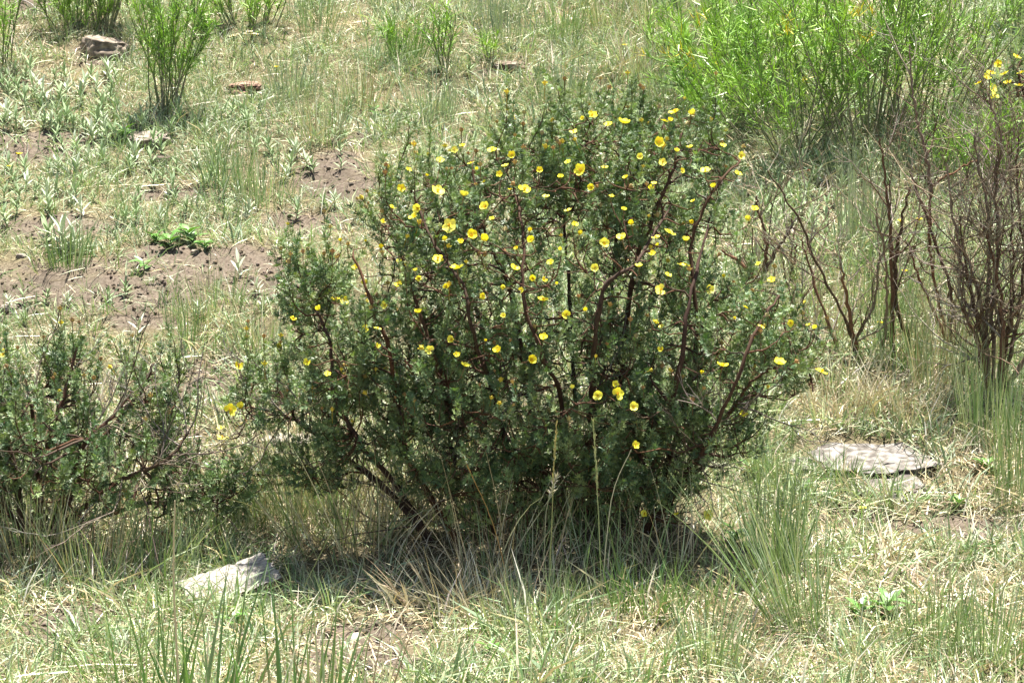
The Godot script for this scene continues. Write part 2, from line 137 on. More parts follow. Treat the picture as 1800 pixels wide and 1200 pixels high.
const SHRUBS := [
	{called = "yellow_flowered_shrub", label = "large rounded dark green shrub covered with many yellow five-petalled flowers", at = [0.093, 0.016, 0.038], lobes = [[0.054, 0.493, 0, 0.291, 0.243, 0.3], [0.297, 0.67, -0.05, 0.125, 0.135, 0.19], [-0.327, 0.377, 0.1, 0.087, 0.107, 0.15], [0.414, 0.405, 0.1, 0.117, 0.101, 0.16], [0.054, 0.286, 0.06, 0.323, 0.129, 0.28], [0.288, 0.19, 0.12, 0.096, 0.118, 0.15], [-0.468, 0.254, 0, 0.082, 0.049, 0.1], [-0.15, 0.617, 0.02, 0.112, 0.102, 0.18], [0.022, 0.684, -0.03, 0.129, 0.081, 0.2], [0.514, 0.349, 0.12, 0.064, 0.043, 0.09], [-0.377, 0.476, 0.08, 0.048, 0.059, 0.09], [0.173, 0.703, -0.05, 0.141, 0.097, 0.2], [-0.168, 0.373, 0.15, 0.126, 0.126, 0.16], [-0.042, 0.212, 0.16, 0.18, 0.085, 0.14], [0.169, 0.201, 0.16, 0.127, 0.085, 0.14], [-0.277, 0.224, 0.12, 0.091, 0.064, 0.1], [-0.355, 0.157, 0.08, 0.081, 0.054, 0.09], [0.371, 0.24, 0.14, 0.085, 0.064, 0.1], [0, 0.135, 0.16, 0.181, 0.064, 0.1], [0.192, 0.119, 0.14, 0.128, 0.064, 0.1]], stems = [[-0.215, 0.118, 0.1, -0.276, 0.207, 0.14, -0.326, 0.313, 0.17, -0.335, 0.41, 0.17, -0.374, 0.496, 0.12], [-0.151, 0.09, 0.08, -0.213, 0.235, 0.12, -0.22, 0.38, 0.18, -0.262, 0.5, 0.14, -0.295, 0.567, 0.1], [-0.054, 0.059, 0.05, -0.107, 0.229, 0.1, -0.146, 0.401, 0.18, -0.189, 0.521, 0.14, -0.222, 0.617, 0.08], [0.022, 0.059, 0.05, -0.021, 0.262, 0.14, -0.069, 0.451, 0.26, -0.09, 0.541, 0.24, -0.146, 0.61, 0.16, -0.19, 0.688, 0.06], [0.066, 0.045, 0, 0.032, 0.283, 0.05, 0, 0.487, 0.08, -0.053, 0.617, 0.08, -0.074, 0.714, 0.02], [0.099, 0.045, 0, 0.09, 0.31, 0.16, 0.051, 0.422, 0.27, 0.02, 0.524, 0.26, 0.021, 0.617, 0.2, 0, 0.702, 0.08], [0.121, 0.045, 0, 0.121, 0.259, -0.05, 0.11, 0.477, -0.08, 0.098, 0.632, -0.08, 0.108, 0.764, -0.08], [0.154, 0.056, 0, 0.148, 0.305, 0.14, 0.15, 0.436, 0.24, 0.169, 0.543, 0.25, 0.226, 0.579, 0.22, 0.295, 0.659, 0.08], [0.188, 0.047, -0.03, 0.209, 0.259, -0.05, 0.227, 0.489, -0.02, 0.267, 0.628, 0.02, 0.309, 0.732, 0, 0.323, 0.799, -0.06], [0.239, 0.07, 0.05, 0.275, 0.223, 0.16, 0.305, 0.383, 0.24, 0.32, 0.495, 0.22, 0.345, 0.574, 0.14, 0.371, 0.635, 0.06], [0.274, 0.067, 0, 0.31, 0.229, 0.1, 0.342, 0.414, 0.14, 0.332, 0.577, 0.1, 0.37, 0.677, 0.06, 0.429, 0.724, -0.02], [0.304, 0.085, 0.06, 0.361, 0.207, 0.14, 0.418, 0.32, 0.2, 0.469, 0.374, 0.2, 0.549, 0.357, 0.14], [0.28, 0.085, 0.1, 0.346, 0.212, 0.2, 0.402, 0.356, 0.26, 0.445, 0.453, 0.22, 0.493, 0.5, 0.14], [-0.227, 0.102, 0.08, -0.324, 0.174, 0.06, -0.412, 0.234, 0.03, -0.501, 0.254, 0], [0.09, 0.039, -0.1, 0, 0.222, -0.2, -0.09, 0.449, -0.22, -0.154, 0.577, -0.14], [0.134, 0.039, -0.1, 0.181, 0.28, -0.2, 0.202, 0.506, -0.22, 0.209, 0.708, -0.16]], thick = 0.007, boughs = 190, twigs = 620, shoots = 6300, skirt = 0.11, wands = 330, brush = 420, buds = 0.22, flowers = [[0.208, 0.804, 0.029, 0.92], [0.133, 0.808, -0.011, 0.42], [0.151, 0.812, -0.023, 0.78], [0.114, 0.792, 0.052, 0.5], [0.179, 0.804, 0.04, 0.62], [-0.094, 0.749, -0.056, 0.56], [-0.109, 0.743, -0.055, 0.5], [-0.135, 0.731, 0.009, 0.62], [-0.076, 0.738, 0.083, 0.5], [-0.066, 0.731, 0.121, 0.42], [-0.192, 0.723, 0.069, 0.5], [-0.203, 0.7, 0.133, 0.7], [-0.136, 0.698, 0.16, 0.92], [-0.037, 0.759, 0.059, 0.7], [0, 0.757, 0.104, 0.62], [-0.012, 0.741, 0.139, 0.5], [-0.023, 0.73, 0.157, 0.5], [-0.051, 0.716, 0.167, 0.42], [-0.003, 0.709, 0.205, 0.42], [0.022, 0.709, 0.209, 0.92], [0.102, 0.748, 0.131, 0.5], [0.126, 0.736, 0.153, 0.92], [0.168, 0.742, 0.162, 0.5], [0.207, 0.724, 0.166, 0.5], [0.05, 0.737, 0.156, 0.5], [0.088, 0.727, 0.174, 0.56], [0.1, 0.678, 0.248, 0.56], [0.202, 0.673, 0.207, 0.5], [-0.048, 0.681, 0.226, 0.7], [-0.17, 0.672, 0.194, 0.78], [-0.177, 0.659, 0.204, 0.78], [-0.251, 0.679, 0.078, 0.5], [-0.112, 0.646, 0.225, 0.92], [-0.235, 0.642, 0.165, 0.5], [0.256, 0.7, 0.152, 0.78], [0.234, 0.757, 0.126, 0.5], [0.269, 0.779, 0.096, 0.92], [0.293, 0.81, 0.04, 0.62], [0.306, 0.821, -0.009, 0.92], [0.283, 0.81, 0.04, 0.56], [0.259, 0.711, 0.151, 0.42], [0.335, 0.815, -0.006, 0.92], [0.392, 0.763, 0.042, 0.56], [0.433, 0.733, -0.04, 0.62], [0.301, 0.765, 0.12, 0.5], [0.327, 0.77, 0.105, 0.5], [0.275, 0.748, 0.134, 0.56], [0.31, 0.734, 0.146, 0.42], [0.422, 0.71, 0.032, 0.56], [-0.073, 0.635, 0.259, 0.92], [-0.051, 0.628, 0.276, 0.92], [-0.092, 0.623, 0.261, 0.56], [-0.121, 0.622, 0.242, 0.7], [0.031, 0.645, 0.281, 0.7], [0.035, 0.63, 0.296, 0.92], [0.008, 0.618, 0.298, 0.42], [0.12, 0.639, 0.279, 0.7], [0.164, 0.623, 0.276, 0.78], [0.197, 0.628, 0.255, 0.78], [0.287, 0.624, 0.179, 0.92], [0.26, 0.622, 0.211, 0.56], [0.263, 0.609, 0.222, 0.42], [0.252, 0.598, 0.239, 0.56], [0.227, 0.58, 0.27, 0.56], [0.282, 0.557, 0.232, 0.56], [0.307, 0.57, 0.199, 0.62], [0.268, 0.534, 0.253, 0.78], [-0.206, 0.571, 0.185, 0.56], [-0.098, 0.579, 0.282, 0.92], [-0.175, 0.564, 0.23, 0.5], [-0.167, 0.553, 0.244, 0.62], [-0.117, 0.546, 0.285, 0.62], [0.038, 0.568, 0.328, 0.78], [0.057, 0.568, 0.328, 0.5], [0.078, 0.56, 0.33, 0.42], [-0.013, 0.553, 0.323, 0.56], [0.016, 0.55, 0.332, 0.42], [0.055, 0.533, 0.336, 0.78], [-0.231, 0.495, 0.201, 0.56], [-0.169, 0.492, 0.253, 0.62], [-0.015, 0.503, 0.333, 0.42], [0.096, 0.506, 0.338, 0.7], [0.131, 0.511, 0.329, 0.62], [-0.243, 0.463, 0.254, 0.56], [-0.269, 0.457, 0.224, 0.62], [-0.107, 0.451, 0.293, 0.7], [-0.048, 0.454, 0.32, 0.42], [0.056, 0.465, 0.338, 0.62], [-0.242, 0.438, 0.28, 0.42], [-0.025, 0.437, 0.323, 0.78], [-0.099, 0.424, 0.294, 0.5], [-0.085, 0.402, 0.291, 0.7], [0.033, 0.422, 0.327, 0.92], [0.258, 0.477, 0.268, 0.5], [0.27, 0.467, 0.255, 0.42], [0.271, 0.422, 0.24, 0.5], [-0.147, 0.436, 0.309, 0.62], [0.107, 0.367, 0.32, 0.56], [0.153, 0.356, 0.324, 0.7], [0.186, 0.369, 0.293, 0.56], [0.188, 0.356, 0.313, 0.92], [0.217, 0.335, 0.324, 0.7], [0.221, 0.269, 0.341, 0.56], [0.069, 0.594, 0.315, 0.62], [-0.273, 0.587, 0.055, 0.42], [-0.239, 0.592, 0.158, 0.7], [-0.312, 0.492, 0.145, 0.78], [0.318, 0.565, 0.184, 0.56], [0.397, 0.515, 0.045, 0.56], [0.464, 0.538, 0.025, 0.42], [0.512, 0.458, 0.186, 0.62], [0.552, 0.438, 0.112, 0.42], [0.563, 0.433, 0.115, 0.5], [0.38, 0.398, 0.274, 0.92], [0.347, 0.381, 0.25, 0.56], [0.484, 0.397, 0.254, 0.92], [0.571, 0.364, 0.173, 0.92], [0.365, 0.51, 0.129, 0.7], [0.318, 0.605, 0.152, 0.7], [0.486, 0.514, 0.061, 0.56], [0.451, 0.465, 0.244, 0.5], [0.428, 0.288, 0.189, 0.56], [0.458, 0.637, -0.006, 0.56], [0.447, 0.616, 0.001, 0.78], [0.325, 0.641, 0.158, 0.7], [0.33, 0.68, 0.16, 0.42], [-0.324, 0.576, 0.003, 0.56], [-0.325, 0.493, 0.146, 0.92], [-0.527, 0.322, -0.058, 0.78], [-0.533, 0.267, 0.076, 0.92], [-0.509, 0.274, 0.092, 0.92], [-0.553, 0.225, 0.047, 0.56], [-0.371, 0.4, 0.248, 0.56], [-0.333, 0.383, 0.27, 0.5], [-0.434, 0.4, 0.117, 0.42], [0.246, 0.112, 0.244, 0.78], [0.302, 0.114, 0.256, 0.5], [0.365, 0.092, 0.183, 0.78], [-0.354, 0.48, 0.175, 0.78], [-0.295, 0.528, 0.01, 0.56], [0.144, 0.71, 0.191, 0.62], [0.061, 0.699, 0.223, 0.5], [-0.088, 0.693, 0.184, 0.78], [-0.157, 0.719, 0.117, 0.42], [0.18, 0.695, 0.194, 0.42], [0.354, 0.731, 0.129, 0.7], [0.37, 0.7, 0.131, 0.7], [-0.218, 0.668, 0.164, 0.62], [-0.036, 0.663, 0.249, 0.42], [0.112, 0.656, 0.268, 0.5], [0.215, 0.648, 0.228, 0.78], [0.005, 0.587, 0.316, 0.7], [-0.051, 0.536, 0.318, 0.56], [0.147, 0.585, 0.307, 0.56], [-0.207, 0.534, 0.205, 0.62], [-0.279, 0.497, 0.02, 0.78], [-0.402, 0.462, 0.166, 0.62], [0.424, 0.493, 0.211, 0.5], [0.402, 0.478, 0.237, 0.42], [-0.133, 0.591, 0.252, 0.78], [0.086, 0.616, 0.303, 0.42]]},
	{called = "budding_shrub", label = "smaller dark green shrub with orange-brown buds and hardly any flowers", at = [-0.922, -0.01, -0.049], lobes = [[-0.905, 0.226, 0, 0.105, 0.072, 0.14], [-0.689, 0.248, 0.02, 0.066, 0.071, 0.1], [-0.752, 0.141, 0.1, 0.125, 0.076, 0.13], [-1.059, 0.192, 0, 0.156, 0.134, 0.2], [-0.528, 0.096, -0.02, 0.066, 0.044, 0.09], [-0.611, 0.073, -0.02, 0.089, 0.067, 0.11], [-0.851, 0.292, -0.05, 0.05, 0.047, 0.09], [-0.922, 0.185, 0.1, 0.131, 0.109, 0.15]], stems = [[-0.871, 0.037, 0.05, -0.788, 0.186, 0.06, -0.713, 0.281, 0.04, -0.68, 0.345, 0.03], [-0.915, 0.037, 0.05, -0.888, 0.172, 0.05, -0.855, 0.278, 0.03, -0.832, 0.367, -0.02], [-0.936, 0.037, 0.05, -0.953, 0.172, 0.05, -0.997, 0.276, 0.02, -1.041, 0.36, 0], [-0.855, 0.04, 0.08, -0.746, 0.141, 0.14, -0.647, 0.188, 0.15, -0.607, 0.235, 0.12], [-0.85, 0.025, 0.05, -0.72, 0.065, 0.03, -0.626, 0.067, 0, -0.551, 0.062, -0.02], [-0.947, 0.037, 0.05, -1.04, 0.149, 0.05, -1.119, 0.231, 0.02], [-0.907, 0.031, 0.03, -0.913, 0.209, 0.02, -0.934, 0.316, 0], [-0.882, 0.037, 0.05, -0.803, 0.207, 0.1, -0.759, 0.251, 0.1, -0.72, 0.297, 0.06]], thick = 0.009, boughs = 80, twigs = 260, shoots = 1450, skirt = 0.08, wands = 55, brush = 160, buds = 0.22, flowers = [[-0.989, 0.336, -0.096, 0.8], [-0.567, 0.168, -0.094, 0.8]]},
	{called = "yellow_flowered_shrub", label = "small thin shrub with a dozen yellow flowers behind the bare twigs", at = [1.354, 0.447, -2.055], lobes = [[1.334, 0.553, -2.055, 0.13, 0.084, 0.15], [1.423, 0.583, -2.055, 0.138, 0.123, 0.18]], stems = [[1.354, 0.447, -2.055, 1.306, 0.523, -2.055, 1.243, 0.583, -2.055], [1.369, 0.447, -2.055, 1.365, 0.538, -2.055, 1.331, 0.643, -2.055], [1.384, 0.447, -2.055, 1.424, 0.553, -2.055, 1.465, 0.643, -2.055]], thick = 0.006, boughs = 40, twigs = 120, shoots = 260, skirt = 0.05, wands = 30, brush = 20, buds = 0.05, flowers = [[1.323, 0.69, -2.039, 0.95], [1.288, 0.663, -2.116, 0.95], [1.248, 0.631, -2.058, 0.95], [1.229, 0.62, -2.048, 0.95], [1.251, 0.616, -1.97, 0.95], [1.253, 0.601, -1.943, 0.95], [1.247, 0.592, -1.939, 0.95], [1.29, 0.63, -1.968, 0.95], [1.311, 0.629, -1.927, 0.95], [1.288, 0.648, -2.012, 0.95], [1.268, 0.64, -2.105, 0.95], [1.32, 0.659, -1.95, 0.95]]},
]
const BARE := [
	{x = 0.758, z = -0.817, label = "open bare shrub with thin dark leafless stems behind the flat rock", thick = 0.006, spurs = 8, size = 1, stems = [[0.77, 0.141, -0.817, 0.742, 0.238, -0.817, 0.676, 0.367, -0.817, 0.624, 0.481, -0.817, 0.559, 0.582, -0.817], [0.777, 0.141, -0.817, 0.755, 0.226, -0.817, 0.731, 0.332, -0.797, 0.721, 0.396, -0.797], [0.732, 0.148, -0.817, 0.698, 0.251, -0.817, 0.653, 0.375, -0.837, 0.639, 0.427, -0.837], [0.845, 0.174, -0.817, 0.838, 0.328, -0.817, 0.829, 0.481, -0.817, 0.814, 0.582, -0.817, 0.803, 0.651, -0.817], [0.756, 0.2, -0.817, 0.798, 0.277, -0.817, 0.805, 0.37, -0.797, 0.822, 0.434, -0.797], [0.817, 0.191, -0.797, 0.827, 0.281, -0.797, 0.816, 0.409, -0.797, 0.795, 0.484, -0.797], [0.741, 0.155, -0.787, 0.677, 0.206, -0.787, 0.626, 0.258, -0.787, 0.606, 0.29, -0.787], [0.882, 0.2, -0.817, 0.85, 0.299, -0.837, 0.853, 0.427, -0.837, 0.874, 0.541, -0.837]]},
	{x = 0.972, z = -0.901, label = "bare shrub whose single thick stem forks high above the grass", thick = 0.006, spurs = 7, size = 1, stems = [[0.985, 0.161, -0.901, 0.955, 0.285, -0.901, 0.933, 0.389, -0.901, 0.931, 0.517, -0.901, 0.946, 0.543, -0.901, 0.996, 0.575, -0.901, 1.033, 0.594, -0.901], [0.931, 0.515, -0.901, 0.922, 0.581, -0.901, 0.898, 0.67, -0.901, 0.879, 0.758, -0.901, 0.873, 0.846, -0.901], [0.979, 0.172, -0.881, 0.94, 0.264, -0.881, 0.899, 0.354, -0.881, 0.885, 0.406, -0.881], [0.988, 0.161, -0.921, 0.987, 0.281, -0.921, 0.955, 0.385, -0.921, 0.885, 0.565, -0.921]]},
	{x = 1.048, z = -0.7, label = "dense dead shrub of tangled grey-brown twigs with shredding bark", thick = 0.006, spurs = 23, size = 1.15, stems = [[1.036, 0.111, -0.7, 1.029, 0.276, -0.7, 1.03, 0.414, -0.7, 1.019, 0.538, -0.7, 0.998, 0.612, -0.7, 0.989, 0.686, -0.7], [1.054, 0.111, -0.7, 1.042, 0.276, -0.7, 1.047, 0.439, -0.7, 1.036, 0.575, -0.7, 1.045, 0.661, -0.7, 1.017, 0.759, -0.7], [1.036, 0.119, -0.67, 1.012, 0.258, -0.67, 0.977, 0.383, -0.67, 0.96, 0.507, -0.67], [1.067, 0.111, -0.7, 1.097, 0.276, -0.7, 1.104, 0.414, -0.7, 1.085, 0.563, -0.7, 1.081, 0.674, -0.7], [1.049, 0.119, -0.67, 1.069, 0.233, -0.67, 1.088, 0.31, -0.66, 1.123, 0.36, -0.66], [1.066, 0.104, -0.73, 1.089, 0.295, -0.73, 1.082, 0.471, -0.73, 1.07, 0.632, -0.73], [1.069, 0.116, -0.68, 1.132, 0.23, -0.68, 1.162, 0.381, -0.68, 1.143, 0.542, -0.68], [1.033, 0.124, -0.65, 1.002, 0.239, -0.64, 0.963, 0.314, -0.64], [1.048, 0.111, -0.7, 1.009, 0.327, -0.7, 0.954, 0.477, -0.7, 0.931, 0.612, -0.7], [1.057, 0.124, -0.65, 1.049, 0.337, -0.65, 1.006, 0.485, -0.65]]},
	{x = 0.588, z = -1.267, label = "dark bare twigs curling up behind the side of the flowering shrub", thick = 0.006, spurs = 6, size = 0.8, stems = [[0.603, 0.155, -1.267, 0.597, 0.251, -1.267, 0.603, 0.334, -1.267, 0.585, 0.402, -1.267, 0.577, 0.45, -1.267], [0.599, 0.265, -1.267, 0.627, 0.32, -1.267, 0.659, 0.375, -1.267, 0.661, 0.395, -1.267], [0.593, 0.242, -1.247, 0.551, 0.283, -1.247, 0.497, 0.324, -1.247], [0.664, 0.155, -1.267, 0.665, 0.224, -1.267, 0.672, 0.293, -1.267, 0.673, 0.334, -1.267]]},
]
const GREEN_SHRUBS := [
	{x = 0.761, z = -2.142, n = 50, h = 0.5, spread = 1.3, lx = -0.35, r = 0.14, leaves = 56, bare = 0.25, label = "wide bright green shrub with yellowing tips behind the flowering shrub", forks = 3, ls = 1.15, yellow = 0.2},
	{x = 0.957, z = -2.13, n = 44, h = 0.62, spread = 0.7, lx = 0.05, r = 0.12, leaves = 40, bare = 0.35, label = "tall bright green shrub above the bare twigs", forks = 3, ls = 1.15, yellow = 0},
	{x = 1.14, z = -2.241, n = 24, h = 0.5, spread = 0.8, lx = 0.2, r = 0.1, leaves = 26, bare = 0.3, label = "thin green shrub with pale bare stems next to the tall one", forks = 2, ls = 1, yellow = 0},
	{x = 0.659, z = -2.572, n = 30, h = 0.38, spread = 1, lx = -0.1, r = 0.1, leaves = 60, bare = 0.2, label = "low green shrub farther up the slope behind the wide one", forks = 2, ls = 1.1, yellow = 0.15},
	{x = 1.211, z = -1.823, n = 26, h = 0.26, spread = 0.4, lx = 0, r = 0.1, leaves = 30, bare = 0.1, label = "short green leafy clump behind the dense dead shrub", forks = 2, ls = 1.1, yellow = 0},
	{x = -0.956, z = -2.352, n = 22, h = 0.42, spread = 0.38, lx = -0.04, r = 0.04, leaves = 50, bare = 0.3, label = "small upright bright green shrub rising from the grey sprouts", forks = 3, ls = 1, yellow = 0},
	{x = -1.222, z = -3.014, n = 20, h = 0.4, spread = 0.4, lx = 0, r = 0.05, leaves = 40, bare = 0.25, label = "green shrub with dark stems behind the peaked stone", forks = 2, ls = 1.1, yellow = 0},
	{x = -1.306, z = -3.031, n = 18, h = 0.22, spread = 0.6, lx = 0, r = 0.08, leaves = 40, bare = 0.1, label = "low leafy green shrub beside the peaked stone", forks = 2, ls = 1.1, yellow = 0},
	{x = -1.468, z = -2.657, n = 18, h = 0.35, spread = 0.3, lx = 0, r = 0.05, leaves = 40, bare = 0.1, label = "narrow green shrub at the far edge of the sprouts", forks = 2, ls = 1, yellow = 0},
	{x = -0.781, z = -3.039, n = 22, h = 0.25, spread = 0.5, lx = 0, r = 0.08, leaves = 36, bare = 0.15, label = "loose green shrub near the white flowers", forks = 2, ls = 1, yellow = 0},
	{x = -0.186, z = -2.643, n = 10, h = 0.2, spread = 0.35, lx = -0.1, r = 0.03, leaves = 26, bare = 0.2, label = "slender green plant with long leaves on the open slope", forks = 1, ls = 1, yellow = 0},
	{x = -0.328, z = -2.751, n = 9, h = 0.14, spread = 0.4, lx = 0, r = 0.03, leaves = 24, bare = 0.1, label = "short leafy green plant beside the slender one", forks = 1, ls = 1, yellow = 0},
	{x = 0.472, z = -2.691, n = 10, h = 0.17, spread = 0.5, lx = -0.1, r = 0.04, leaves = 26, bare = 0.1, label = "leafy green sprig near the wide green shrub", forks = 1, ls = 1, yellow = 0},
	{x = 1.502, z = -2.945, n = 16, h = 0.3, spread = 0.3, lx = 0, r = 0.05, leaves = 36, bare = 0.2, label = "green shrub beyond the small yellow-flowered shrub", forks = 2, ls = 1, yellow = 0},
	{x = -0.057, z = -2.697, n = 6, h = 0.09, spread = 0.5, lx = 0, r = 0.02, leaves = 18, bare = 0.1, label = "tiny bright green sprig by the half buried brown stone", forks = 1, ls = 0.9, yellow = 0},
]
